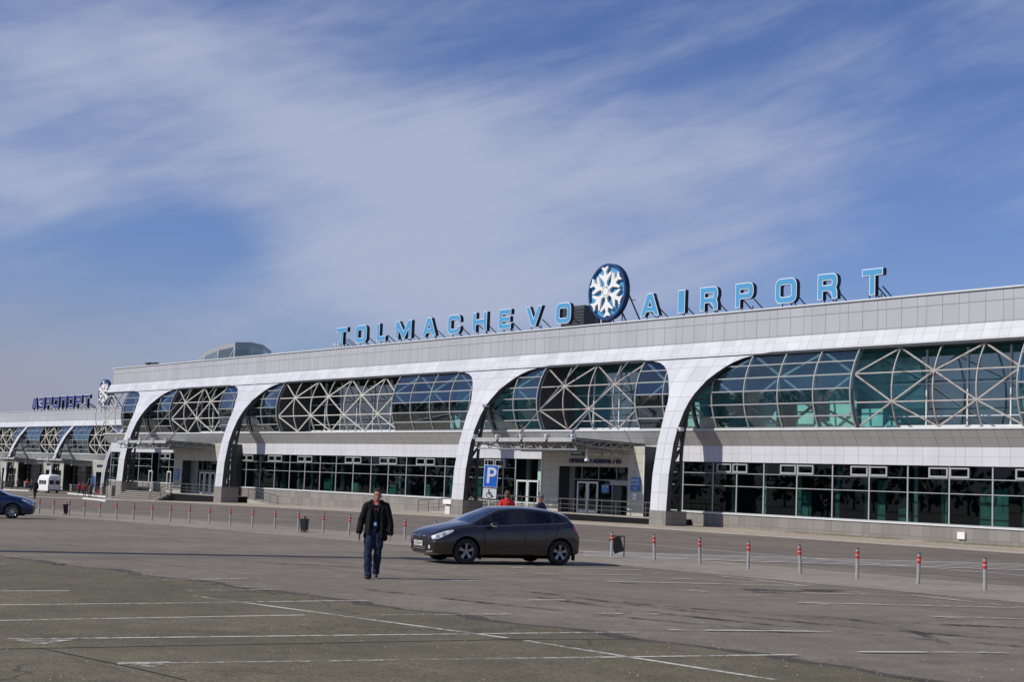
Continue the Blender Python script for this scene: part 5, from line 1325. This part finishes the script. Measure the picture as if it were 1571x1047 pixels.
        for pu_, pv_ in ((.26, .675), (.44, .735)): decal(bvh, [(pu_+.055*math.cos(R(a)), pv_+.042*math.sin(R(a))) for a in range(0, 360, 24)], lambda u, v, s=s: (Vector((u-cx_-.9*.6, s*(.60+.9), v)), Vector((.515, -s*.857, 0)).normalized()), .009, 'lamp_reflector', M['alu_dark'], root, 1)
        decal(bvh, [(.60+.045*math.cos(R(a)), .41+.05*math.sin(R(a))) for a in range(0, 360, 24)], lambda u, v, s=s: (Vector((-cx_-.6, s*u, v)), Vector((1, 0, 0))), .012, 'fog_lamp', M['lamp_lens'], root, 1)
        # tail lamp, door seams, handles, mirror
        decal(bvh, [(3.86, 1.03), (3.80, .94), (3.92, .82), (4.10, .68), (4.30, .66), (4.34, .80), (4.24, .98), (4.04, 1.06)], lambda u, v, s=s: (Vector((u-cx_+.42, s*1.4, v)), Vector((-.62, -s, 0)).normalized()), .012, 'tail_light', M['red_lens'], root)
        for x, z0, z1, k in ((1.42, .30, .93, -.08), (2.52, .24, 1.0, 0), (3.32, .55, 1.02, .16)):
            q = [(x+k*.0, z0), (x+.012, z0), (x+.012+k, z1), (x+k, z1)]
            decal(bvh, q, sd(s), .0015, 'door_seam', M['well'], root, 3)
        decal(bvh, [(1.42, .235), (3.20, .235), (3.20, .255), (1.42, .255)], sd(s), .0015, 'door_seam', M['well'], root, 4)
        decal(bvh, [(1.18, .940), (3.72, 1.066), (3.72, 1.078), (1.18, .950)], sd(s), .006, 'window_trim', M['chrome'], root, 5)
        decal(bvh, [(2.50, .98), (2.57, .98), (2.57, 1.38), (2.50, 1.38)], sd(s), .004, 'door_pillar', M['black_plastic'], root, 3)
        decal(bvh, [(3.30, 1.02), (3.36, 1.02), (3.42, 1.34), (3.36, 1.34)], sd(s), .004, 'door_pillar', M['black_plastic'], root, 3)
        for x in (2.28, 3.06):
            z = .80+.03*(x-2.3); m = MB(); m.bar((x-cx_, s*.925, z), (x+.17-cx_, s*.925, z+.01), .022, .03); m.bar((x-cx_, s*.905, z), (x-cx_, s*.93, z), .02); m.bar((x+.17-cx_, s*.9, z+.01), (x+.17-cx_, s*.93, z+.01), .02)
            m.build('door_handle', paint, root)
        bm2 = bmesh.new(); bmesh.ops.create_uvsphere(bm2, u_segments=16, v_segments=10, radius=1)
        for v in bm2.verts:
            v.co.x = v.co.x*(.085 if v.co.x > 0 else .13); v.co.y *= .105; v.co.z *= .07
        mm = bpy.data.meshes.new('wing_mirror'); bm2.to_mesh(mm); bm2.free()
        for p in mm.polygons: p.use_smooth = True
        mo = link('wing_mirror', mm, paint, root); mo.location = (1.60-cx_, s*1.0, .995)
        m = MB(); m.bar((0, -s*.02, -.03), (.06, -s*.16, -.05), .06, .03); m.build('mirror_arm', M['black_plastic'], mo)
        m = MB(); m.box(-.10, .02, s*.09-.012, s*.09+.012, -.038, -.018); m.build('mirror_indicator', M['lamp_lens'], mo)
        m = MB(); m.box(3.93-cx_, 4.12-cx_, s*.70-.1, s*.70+.1, 0.12, .2) if False else m
        # mud flaps
        for x in (1.30, 3.96):
            m = MB(); m.box(x-cx_, x+.02-cx_, s*.80-.09, s*.80+.07, .13, .30); m.build('mud_flap', M['black_plastic'], root)
    # plates
    m = MB(); m.box(-cx_-.035, -cx_-.02, -.26, .26, .425, .54); pl = m.build('number_plate', M['plate_white'], root)
    if plate: text_mesh('plate_text', plate, .115, M['sign_black'], (-cx_-.037, 0, .482), pl, .001, .002, sx=.9, rot=(R(90), 0, R(-90)))
    # cabin
    m = MB()
    for x, y in ((1.95, -.36), (1.95, .36)):
        m.box(x-cx_, x+.5-cx_, y-.22, y+.22, .35, .55); m.box(x+.42-cx_, x+.58-cx_, y-.22, y+.22, .5, 1.08); m.box(x+.46-cx_, x+.56-cx_, y-.12, y+.12, 1.12, 1.30)
    m.box(2.95-cx_, 3.5-cx_, -.62, .62, .35, .6); m.box(3.42-cx_, 3.58-cx_, -.62, .62, .5, 1.1)
    m.box(1.3-cx_, 1.6-cx_, -.7, .7, .6, .9); m.build('seats', M['seat_cloth'], root)
    m = MB()
    for i in range(20):
        a0, a1 = 2*math.pi*i/20, 2*math.pi*(i+1)/20
        m.tube((1.82-cx_, .36+.18*math.cos(a0), .92+.18*math.sin(a0)), (1.82-cx_, .36+.18*math.cos(a1), .92+.18*math.sin(a1)), .015, 5, cap=False)
    m.build('steering_wheel', M['black_plastic'], root)
    for wx in (.90, 3.548):
        for s in (-1, 1): wheel(root, wx-cx_, s*.80, s, .325, rim, spokes, steer if wx < 1 else 0)
    m = MB(); m.box(.4-cx_, 4.0-cx_, -.60, .60, .15, .19); m.build('underbody', M['well'], root)
    return root
def metallic(name, c, flake=.3):
    return pbr(name, c, .22, .6, var=.04, vscale=200, coat=1)
paint_brown = metallic('brown_metallic_paint', (.030, .024, .022)); paint_blue = metallic('blue_metallic_paint', (.004, .013, .075))
wa, wb_ = gp(716, 866.7), gp(855, 868.2)
dv = Vector((wb_.x-wa.x, wb_.y-wa.y)).normalized(); mid = Vector(((wa.x+wb_.x)/2, (wa.y+wb_.y)/2)); nrm_ = Vector((-dv.y, dv.x))
ctr = mid+nrm_*.80
make_car('hatchback_car', 'dark brown five door hatchback standing on the asphalt right of the walking man', 'car', paint_brown, M['rim_dark'], 5, 'o255kk154', (ctr.x, ctr.y, g(ctr.x, ctr.y)+.005), math.atan2(dv.y, dv.x))
wc = gp(18, 796.6); bd_ = Vector((-.36, -.93)).normalized(); ny = Vector((-bd_.y, bd_.x))
bc = Vector((wc.x, wc.y))+bd_*(2.245-.90)-ny*.80
make_car('blue_car', 'blue car cut off by the left edge, only its front wheel and bonnet showing', 'car', paint_blue, M['rim_silver'], 9, '', (bc.x, bc.y, g(bc.x, bc.y)+.005), math.atan2(bd_.y, bd_.x))

# white minibus far away
vp_ = gp(88, 757.5)
van = empty('minibus', (vp_.x-2.6, vp_.y-.6, g(vp_.x, vp_.y)), label='white high roofed minibus parked before the far wing, seen from behind', cat='minibus')
VS = [(-2.75, .45, .80, .55, .95), (-2.6, .35, .95, .60, 1.10), (-2.0, .32, .98, .78, 1.35), (-1.65, .3, 1.0, .85, 2.05), (-1.25, .3, 1.0, .86, 2.55), (-.8, .3, 1.0, .86, 2.68), (2.3, .3, 1.0, .86, 2.72), (2.7, .3, 1.0, .84, 2.62), (2.78, .4, .97, .8, 2.5)]
m = MB(); RV = []
for x, zb, w, wt, zt in VS:
    h = [(0, zb), (w*.95, zb), (w, zb+.2), (w, min(1.15, zt-.2)), (w*.97, zt-.45 if zt > 1.6 else zt-.08), (wt, zt-.08), (wt*.8, zt), (0, zt+.03)]
    RV.append([(x, y, z) for y, z in h]+[(x, -y, z) for y, z in h[-2:0:-1]])
for a, b in zip(RV, RV[1:]):
    for j in range(len(a)): k = (j+1) % len(a); m.face([a[j], b[j], b[k], a[k]])
m.face(RV[0]); m.face(RV[-1][::-1]); vb = m.build('van_body', M['white'], van); weld(vb)
for x0_, x1_ in ((-.9, -.1), (.05, .95), (1.1, 2.0)):
    for s in (-1, 1): MB().box(x0_, x1_, s*1.0-.012, s*1.0+.012, 1.25, 1.85).build('van_window', M['car_glass'], van)
for s in (-1, 1): MB().box(2.78, 2.80, s*.45-.33, s*.45+.33, 1.30, 1.90).build('rear_window', M['black_plastic'], van)
MB().box(2.785, 2.80, -.01, .01, .5, 2.3).build('door_seam', M['well'], van)
MB().box(2.7, 2.95, -.95, .95, .35, .5).build('rear_bumper', M['black_plastic'], van)
for s in (-1, 1): MB().box(2.78, 2.81, s*.88-.07, s*.88+.07, .75, 1.05).build('tail_light', M['red_lens'], van)
for s in (-1, 1): MB().box(-1.75, -1.6, s*1.15-.12, s*1.15+.12, 1.25, 1.6).build('wing_mirror', M['black_plastic'], van)
for x in (-1.8, 1.7):
    for s in (-1, 1): wheel(van, x, s*.86, s, .34, M['alu_dark'], 5)
m = MB().box(1.0, 2.0, -.3, .3, 2.72, 2.8); m.build('roof_hatch', M['white'], van)

# ================================================================== PEOPLE
M['skin'] = pbr('skin', (.38, .19, .13), .55, var=.06, vscale=20); M['hair_brown'] = pbr('dark_brown_hair', (.016, .009, .006), .6, var=.3, vscale=60)
M['jacket_black'] = pbr('black_jacket_cloth', (.010, .010, .011), .85, var=.3, vscale=18, bump=.5, bscale=25, spec=.2)
M['sweater_black'] = pbr('black_sweater', (.008, .008, .009), .9, spec=.1); M['shirt_red'] = pbr('crimson_shirt', (.20, .012, .03), .8)
M['denim'] = pbr('blue_denim', (.018, .030, .060), .85, var=.45, vscale=7, bump=.5, bscale=30, spec=.2); M['shoe'] = pbr('black_shoe', (.012, .012, .012), .4)
M['red_cloth'] = pbr('red_jacket_cloth', (.58, .02, .015), .8, var=.12, vscale=9); M['dark_cloth'] = pbr('dark_cloth', (.014, .016, .020), .85, var=.3, vscale=9); M['maroon_cloth'] = pbr('maroon_cloth', (.22, .02, .04), .85)
M['navy_cloth'] = pbr('navy_cloth', (.02, .03, .06), .85); M['orange_cloth'] = pbr('orange_red_cloth', (.62, .09, .03), .8); M['grey_cloth'] = pbr('grey_cloth', (.10, .10, .11), .85)
def capsule(bm, a, b, ra, rb, n=12):
    a = Vector(a); b = Vector(b); d = b-a; L_ = d.length
    q = d.to_track_quat('Z', 'Y') if L_ > 1e-6 else Matrix.Identity(3).to_quaternion()
    rings = []
    for k in range(5):
        t = -math.pi/2+math.pi/2*k/4; rings.append((ra*math.cos(t), ra*math.sin(t)))
    for k in range(5):
        t = math.pi/2*k/4; rings.append((rb*math.cos(t), L_+rb*math.sin(t)))
    vs_ = []
    for r_, z in rings: vs_.append([bm.verts.new(a+q@Vector((max(r_, 1e-4)*math.cos(2*math.pi*i/n), max(r_, 1e-4)*math.sin(2*math.pi*i/n), z))) for i in range(n)])
    for A, B in zip(vs_, vs_[1:]):
        for i in range(n): bm.faces.new([A[i], A[(i+1) % n], B[(i+1) % n], B[i]])
    bm.faces.new(vs_[0][::-1]); bm.faces.new(vs_[-1])
def ellipsoid(bm, c, r_, rot=None):
    res = bmesh.ops.create_uvsphere(bm, u_segments=18, v_segments=12, radius=1)
    Mx = Matrix.Translation(c) @ (rot.to_4x4() if rot else Matrix.Identity(4)) @ Matrix.Diagonal((*r_, 1))
    bmesh.ops.transform(bm, matrix=Mx, verts=res['verts'])
FOLD = bpy.data.textures.new('cloth_folds', 'CLOUDS'); FOLD.noise_scale = .085; FOLD.noise_depth = 3
def solid(name, fn, mat, parent, vox, smooth=4, fold=0):
    bm = bmesh.new(); fn(bm); bmesh.ops.recalc_face_normals(bm, faces=bm.faces[:])
    me = bpy.data.meshes.new(name); bm.to_mesh(me); bm.free()
    o = link(name, me, mat, parent); md = o.modifiers.new('r', 'REMESH'); md.mode = 'VOXEL'; md.voxel_size = vox; md.use_smooth_shade = True
    if smooth: s = o.modifiers.new('s', 'SMOOTH'); s.iterations = smooth; s.factor = .5
    if fold:
        d_ = o.modifiers.new('d', 'DISPLACE'); d_.texture = FOLD; d_.strength = fold; d_.mid_level = .5; d_.texture_coords = 'LOCAL'
    bake(o)
    if not o.data.materials: o.data.materials.append(mat)
    return o
def figure(label, loc, face_dir, J, C, vox=.012, hair='short', extra=None, group=None, H=1.0, hands=True):
    """J: joints (x right as seen from in front, y towards the back, z up) in metres; C: materials"""
    root = empty('person', loc, math.atan2(face_dir[0], -face_dir[1]), label=label, cat='person', group=group, scale=H)
    hd = Vector(J['head']); nk = Vector(J['neck']); tilt = J.get('turn', 0)
    def body(bm):
        rot = Matrix.Rotation(tilt, 3, 'Z')
        ellipsoid(bm, hd+Vector((0, .012, .028)), (.078, .098, .095)); ellipsoid(bm, hd+rot@Vector((0, -.022, -.045)), (.060, .072, .078), rot)
        ellipsoid(bm, hd+rot@Vector((0, -.06, -.085)), (.032, .028, .028)); capsule(bm, hd+rot@Vector((0, -.09, .012)), hd+rot@Vector((0, -.112, -.022)), .009, .015, 8)
        for s in (-1, 1):
            ellipsoid(bm, hd+rot@Vector((s*.078, .008, -.012)), (.012, .022, .032)); ellipsoid(bm, hd+rot@Vector((s*.034, -.070, -.035)), (.024, .02, .02))
            capsule(bm, hd+rot@Vector((s*.014, -.088, .030)), hd+rot@Vector((s*.05, -.076, .030)), .010, .009, 8)
        capsule(bm, hd+Vector((0, .02, -.06)), nk-Vector((0, 0, .05)), .056, .066)
        capsule(bm, nk-Vector((0, 0, .08)), J['pelvis'], .11, .10); capsule(bm, Vector(J['sh'][0])*.8+Vector(J['sh'][1])*.2, Vector(J['sh'][1])*.8+Vector(J['sh'][0])*.2, .055, .055)
        for s in (0, 1):
            capsule(bm, J['sh'][s], J['el'][s], .042, .034); capsule(bm, J['el'][s], J['wr'][s], .034, .024)
            capsule(bm, J['hip'][s], J['kn'][s], .07, .05); capsule(bm, J['kn'][s], J['an'][s], .05, .034)
            if hands: hand(bm, Vector(J['wr'][s]), (Vector(J['wr'][s])-Vector(J['el'][s])).normalized(), (-1, 1)[s], J.get('grip', (.35, .35))[s])
    def hand(bm, w, d, s, curl):
        inn = Vector((-s, 0, 0)); fwd = Vector((0, -1, 0)); fwd = (fwd-d*fwd.dot(d)).normalized()
        p1 = w+d*.085
        for k in range(4):
            o = fwd*(.028-.019*k); capsule(bm, w+d*.01+o*.6, p1+o, .012, .0115, 8)
            L_ = (.040, .045, .042, .032)[k]; q = p1+o; dd = (d+inn*curl*.5).normalized(); q2 = q+dd*L_; capsule(bm, q, q2, .0095, .009, 8)
            dd = (d+inn*curl*2.2).normalized(); q3 = q2+dd*L_*.6; capsule(bm, q2, q3, .009, .008, 8); dd = (d+inn*curl*5).normalized(); capsule(bm, q3, q3+dd*L_*.45, .008, .007, 8)
        t0_ = w+d*.03+fwd*.025; t1_ = t0_+(fwd*.8+d*.8).normalized()*.04; capsule(bm, t0_, t1_, .013, .011, 8); capsule(bm, t1_, t1_+(d+inn*.5+fwd*.1).normalized()*.032, .0105, .009, 8)
    b = solid('person_body', body, M['skin'], root, vox if vox > .02 else .0065, 1 if vox > .02 else 2)
    def trousers(bm):
        ellipsoid(bm, Vector(J['pelvis'])+Vector((0, .01, .0)), (.165, .125, .13))
        for s in (0, 1):
            lo_ = .010 if C.get('loose') else 0; capsule(bm, J['hip'][s], J['kn'][s], .100+lo_, .074+lo_); capsule(bm, J['kn'][s], Vector(J['an'][s])+Vector((0, 0, .03)), .076+lo_, .078 if C.get('loose') else .062)
            if C.get('loose'): capsule(bm, Vector(J['an'][s])+Vector((0, .0, .06)), Vector(J['an'][s])+Vector((0, -.02, -.02)), .072, .076)
    solid('trousers', trousers, C['legs'], root, vox, 3, .045 if vox < .015 else 0)
    for s in (0, 1):
        def shoe(bm, s=s):
            a = Vector(J['an'][s]); t = Vector(J['toe'][s]); capsule(bm, a+Vector((0, .03, -.04)), t, .042, .036); capsule(bm, a+Vector((0, 0, .02)), a+Vector((0, .01, -.04)), .045, .045)
        solid('shoe', shoe, C.get('shoes', M['shoe']), root, max(.01, vox*.8), 1)
    jb = J['pelvis'][2]-C.get('jl', .08)
    def top(bm):
        c0 = nk+Vector((0, .01, -.10)); pel = Vector((J['pelvis'][0], J['pelvis'][1], jb+.1)); n = 9
        for k in range(n):
            t = k/(n-1); p = c0.lerp(pel, t); w = .165-.035*math.sin(math.pi*min(1, t*1.1))*.6+(.02 if t > .7 else 0)+C.get('wide', 0)*t; ellipsoid(bm, p, (w+.015, .125+.01*t, .10))
        capsule(bm, Vector(J['sh'][0])+Vector((0, 0, .012)), nk+Vector((0, .02, .0)), .066, .075); capsule(bm, Vector(J['sh'][1])+Vector((0, 0, .012)), nk+Vector((0, .02, .0)), .066, .075)
        for s in (0, 1): capsule(bm, J['sh'][s], J['el'][s], .073, .062); capsule(bm, J['el'][s], Vector(J['wr'][s])-(Vector(J['wr'][s])-Vector(J['el'][s]))*.03, .062, .052)
    if not C.get('open'): solid(C.get('topname', 'jacket'), top, C['top'], root, vox, 3)
    # hair
    if hair == 'cap':
        def cap(bm): ellipsoid(bm, hd+Vector((0, .01, .065)), (.095, .112, .075)); capsule(bm, hd+Matrix.Rotation(tilt, 3, 'Z')@Vector((-.04, -.10, .045)), hd+Matrix.Rotation(tilt, 3, 'Z')@Vector((.04, -.10, .045)), .02, .02)
        solid('cap', cap, M['grey_cloth'], root, vox, 2)
    else:
        def hr(bm):
            ellipsoid(bm, hd+Vector((0, .032, .052)), (.089, .100, .088)); ellipsoid(bm, hd+Vector((0, .058, .0)), (.082, .072, .085))
            if vox < .02:
                rr_ = random.Random(3)
                for _ in range(46):
                    a = rr_.uniform(0, math.pi); e = rr_.uniform(.25, 1.4); p = Vector((.082*math.cos(a)*math.cos(e)*1.0, .032+.09*math.sin(a)*math.cos(e)-.02, .055+.088*math.sin(e))); capsule(bm, hd+p*.9, hd+p*1.10+Vector((rr_.uniform(-.01, .01), -.01, .0)), .014, .008, 6)
                for k in range(7): capsule(bm, hd+Vector((-.055+.018*k, -.040, .098)), hd+Vector((-.055+.018*k+.01, -.078+abs(k-3)*.006, .092)), .016, .009, 6)
        solid('hair', hr, C.get('hair', M['hair_brown']), root, max(vox*.6, .007), 1)
    if extra: extra(root, J)
    return root
# --- the walking man
HJ = dict(head=(.018, -.03, 1.685), neck=(.01, .01, 1.53), pelvis=(-.01, .0, .95), sh=[(-.185, .0, 1.455), (.205, .0, 1.455)], el=[(-.285, .05, 1.165), (.295, -.02, 1.16)], wr=[(-.325, -.06, .925), (.315, -.07, .915)],
          hip=[(-.10, 0, .92), (.085, 0, .92)], kn=[(-.125, -.10, .50), (.075, -.02, .50)], an=[(-.10, -.13, .085), (.055, .20, .155)], toe=[(-.115, -.29, .038), (.065, .05, .045)], grip=(.5, .55))
def hero_extra(root, J):
    nk = Vector(J['neck'])
    # sweater and crimson shirt under the open jacket
    def sw(bm):
        for k in range(8):
            t = k/7; ellipsoid(bm, (.01, .0, 1.44-.50*t), (.150-.012*math.sin(3.1*t), .112, .09))
    solid('sweater', sw, M['sweater_black'], root, .012, 3)
    def sh(bm):
        for s in (-1, 1): capsule(bm, nk+Vector((s*.058, -.035, .03)), nk+Vector((s*.012, -.108, -.13)), .026, .020)
        ellipsoid(bm, nk+Vector((0, -.045, -.06)), (.050, .050, .07)); capsule(bm, nk+Vector((-.05, .04, .02)), nk+Vector((.05, .04, .02)), .035, .035)
    solid('shirt', sh, M['shirt_red'], root, .009, 2)
    # jacket: a shell open down the front
    def jk(bm):
        for k in range(12):
            t = k/11; z = 1.46-.62*t; w = .175+.035*t
            for s in (-1, 1):
                ellipsoid(bm, (.01+s*(w*.55), .025, z), (w*.58, .128+.01*t, .075))
        for s in (0, 1):
            capsule(bm, Vector(J['sh'][s])+Vector((0, 0, .01)), Vector(J['el'][s]), .082, .074); capsule(bm, Vector(J['el'][s]), Vector(J['wr'][s])+Vector((0, .0, .015)), .074, .066)
            sg = (-1, 1)[s]; capsule(bm, Vector(J['sh'][s])+Vector((0, 0, .02)), nk+Vector((sg*.05, .05, .01)), .075, .06)
            capsule(bm, nk+Vector((sg*.10, -.01, .03)), nk+Vector((sg*.16, -.05, -.03)), .045, .04); capsule(bm, nk+Vector((sg*.16, -.05, -.03)), nk+Vector((sg*.115, -.11, -.17)), .038, .024)
            capsule(bm, nk+Vector((sg*.115, -.11, -.17)), Vector((.01+sg*.135, -.115, .90 if s == 0 else .84)), .022, .026)
            capsule(bm, Vector((.01+sg*.17, -.04, .92)), Vector((.01+sg*.185, -.02, .86 if s == 0 else .82)), .07, .06)
        ellipsoid(bm, nk+Vector((0, .10, .0)), (.15, .06, .075))
        rj = random.Random(5)
        for _ in range(26):       # folds in the cloth
            s = rj.choice((0, 1)); t = rj.uniform(.1, .95); u = Vector(J['sh'][s]).lerp(Vector(J['el'][s]), t) if rj.random() < .5 else Vector(J['el'][s]).lerp(Vector(J['wr'][s]), t)
            a = rj.uniform(0, 6.28); capsule(bm, u+Vector((.062*math.cos(a), .062*math.sin(a), 0)), u+Vector((.062*math.cos(a+.9), .062*math.sin(a+.9), .03)), .018, .014, 6)
    o = solid('jacket', jk, M['jacket_black'], root, .011, 2, .028)
    # open the front: cut a wedge
    bm = bmesh.new(); bm.from_mesh(o.data)
    kill = [f for f in bm.faces if (lambda c: c.y < -.03 and abs(c.x-.02) < .055+.035*(1.45-c.z)*.8 and .70 < c.z < 1.50)(f.calc_center_median())]
    bmesh.ops.delete(bm, geom=kill, context='FACES'); bm.to_mesh(o.data); bm.free()
    # badge on a blue lanyard
    m = MB()
    for s in (-1, 1): m.path([(.01+s*.05, -.10, 1.47), (.012+s*.028, -.132, 1.36), (.0, -.125, 1.16)], .012, .006)
    ly = m.build('lanyard', M['navy_cloth'], root)
    m = MB().box(-.035, .035, -.140, -.132, 1.06, 1.15); bdg = m.build('badge', M['sign_blue'], ly); MB().box(-.02, .02, -.143, -.140, 1.085, 1.13).build('badge_card', M['sign_white'], bdg)
    # face
    hd = Vector(J['head'])
    for s in (-1, 1):
        def ey(bm, s=s): ellipsoid(bm, hd+Vector((s*.031, -.087, .008)), (.012, .008, .006))
        solid('eye', ey, M['black_plastic'], root, .003, 0)
        def br(bm, s=s): capsule(bm, hd+Vector((s*.016, -.099, .031)), hd+Vector((s*.048, -.087, .032)), .005, .004, 6)
        solid('eyebrow', br, M['hair_brown'], root, .004, 0)
    def mo(bm): capsule(bm, hd+Vector((-.022, -.086, -.052)), hd+Vector((.022, -.086, -.052)), .006, .006, 8)
    solid('mouth', mo, M['white'], root, .004, 0)
    # belt and phone
    w = Vector(J['wr'][0]); MB().box(w.x+.005, w.x+.03, w.y-.05, w.y+.02, w.z-.16, w.z-.03).build('phone', M['black_plastic'], None)
    ph = [o for o in col.objects if o.name.startswith('phone')][-1]; ph.location = root.location; ph.rotation_euler = root.rotation_euler; tag(ph, 'small black phone held in the walking man\'s hand', 'phone')
    root.name = 'person'
hp = gp(572, 888.5)
toc = Vector((-hp.x, -hp.y)).normalized()
figure('man in open black jacket, crimson shirt and blue jeans walking towards the camera', (hp.x, hp.y, g(hp.x, hp.y)), (toc.x, toc.y), HJ, dict(legs=M['denim'], top=M['jacket_black'], open=True, loose=True), .012, 'short', hero_extra)

def stance(kind, rj):
    a = rj.uniform(-.03, .03)
    if kind == 'walk':
        return dict(head=(0, -.03, 1.66), neck=(0, 0, 1.51), pelvis=(0, 0, .93), sh=[(-.18, 0, 1.43), (.18, 0, 1.43)], el=[(-.23, .10, 1.15), (.23, -.08, 1.15)], wr=[(-.23, .02, .92), (.23, -.24, .97)],
                    hip=[(-.09, 0, .90), (.09, 0, .90)], kn=[(-.09, -.14, .50), (.09, .04, .49)], an=[(-.09, -.20, .09), (.09, .28, .15)], toe=[(-.10, -.36, .04), (.10, .14, .045)])
    return dict(head=(a, -.02, 1.67), neck=(0, 0, 1.52), pelvis=(0, 0, .94), sh=[(-.18, 0, 1.44), (.18, 0, 1.44)], el=[(-.24, .03, 1.16), (.25, .02, 1.16)], wr=[(-.22, -.06, .93), (.23, -.05, .93)],
                hip=[(-.10, 0, .91), (.10, 0, .91)], kn=[(-.12, -.02, .50), (.11, 0, .50)], an=[(-.13, .02, .09), (.12, .02, .09)], toe=[(-.16, -.13, .04), (.15, -.13, .04)])
rj = random.Random(11)
# two people behind the brown car
q = gp(775, 845.5); figure('person in a bright red jacket standing behind the brown car, short hair, seen from behind', (q.x, q.y, g(q.x, q.y)), (-.9, .35), stance('stand', rj), dict(legs=M['dark_cloth'], top=M['red_cloth'], jl=.06, wide=.04, hair=pbr('light_brown_hair', (.10, .05, .03), .7)), .018, 'short', H=1.03)
q = gp(827, 847); figure('person in a dark jacket and grey cap looking left behind the brown car', (q.x, q.y, g(q.x, q.y)), (-.8, -.25), stance('stand', rj), dict(legs=M['dark_cloth'], top=M['navy_cloth'], wide=.03), .018, 'cap', H=.99)
far_p = [((53, 766), 'walk', 'dark_cloth', 'dark_cloth', (-1, .1), 'person in dark clothes walking on the road between the blue car and the white minibus'),
         ((3, 753.5), 'stand', 'dark_cloth', 'dark_cloth', (.3, -1), 'dark dressed person at the very left edge before the far wing'),
         ((17.5, 752), 'stand', 'dark_cloth', 'dark_cloth', (-.3, -1), 'dark dressed person under the first canopy of the far wing'),
         ((41.5, 750), 'stand', 'orange_cloth', 'dark_cloth', (1, -.3), 'person in an orange red jacket left of the white minibus'),
         ((103.5, 752.5), 'walk', 'dark_cloth', 'dark_cloth', (-1, -.2), 'dark dressed person walking just right of the white minibus'),
         ((121, 760), 'stand', 'red_cloth', 'dark_cloth', (1, .2), 'person in a crimson jacket, leftmost of the group near the steps'),
         ((126.5, 758), 'stand', 'navy_cloth', 'navy_cloth', (.2, -1), 'navy dressed person standing just behind the crimson jacket'),
         ((134, 759), 'stand', 'dark_cloth', 'dark_cloth', (-.5, -1), 'dark dressed person in the middle of the group near the steps'),
         ((137.5, 764.5), 'stand', 'grey_cloth', 'navy_cloth', (-.8, .3), 'person in a dark grey coat, nearest of the group near the steps'),
         ((143.5, 756), 'stand', 'maroon_cloth', 'dark_cloth', (.5, -.8), 'person in a maroon top, half hidden in the group near the steps'),
         ((149, 758), 'walk', 'dark_cloth', 'dark_cloth', (-.9, -.3), 'dark dressed person pulling a red suitcase near the steps'),
         ((159, 757.5), 'stand', 'maroon_cloth', 'maroon_cloth', (-.6, -.6), 'person in a long maroon coat, beside the stair wall'),
         ((27, 751), 'walk', 'grey_cloth', 'dark_cloth', (1, .1), 'grey dressed person walking towards the doors of the far wing'),
         ((48, 753), 'stand', 'navy_cloth', 'dark_cloth', (.2, -1), 'navy dressed person close to the front of the white minibus'),
         ((111, 754), 'walk', 'maroon_cloth', 'dark_cloth', (1, .1), 'maroon dressed person between the minibus and the group near the steps'),
         ((129.5, 762), 'stand', 'red_cloth', 'navy_cloth', (.8, .1), 'second person in red, in the left half of the group near the steps'),
         ((140, 759), 'stand', 'dark_cloth', 'dark_cloth', (.3, -1), 'dark dressed person directly behind the dark grey coat near the steps'),
         ((163, 755), 'stand', 'dark_cloth', 'dark_cloth', (-.2, -.9), 'dark dressed person close against the stair wall')]
for i, (p, kd, tp, lg, fd, lab) in enumerate(far_p):
    q = gp(*p); H_ = .97+.06*rj.random()
    figure(lab, (q.x, q.y, g(q.x, q.y)), fd, stance(kd, rj), dict(legs=M[lg], top=M[tp], wide=.03, jl=.12), .03, 'short', H=H_, hands=False, group='travellers in front of the far wing')
def suitcase(px, py, mat, label):
    q = gp(px, py); r_ = empty('suitcase', (q.x, q.y, g(q.x, q.y)), rj.uniform(0, 3), label=label, cat='suitcase')
    m = MB().box(-.26, .26, -.14, .14, .06, .72); b = m.build('case_body', M[mat], r_); bv = b.modifiers.new('b', 'BEVEL'); weld(b); bv.width = .04; bv.segments = 2; bake(b)
    m = MB()
    for s in (-.1, .1): m.bar((s, .12, .7), (s, .12, 1.0), .02)
    m.bar((-.1, .12, 1.0), (.1, .12, 1.0), .03); m.build('case_handle', M['black_plastic'], r_)
suitcase(151, 758.5, 'red_cloth', 'red suitcase standing on the ground near the steps')
suitcase(45, 750.5, 'black_plastic', 'black suitcase beside the person in the orange red jacket')
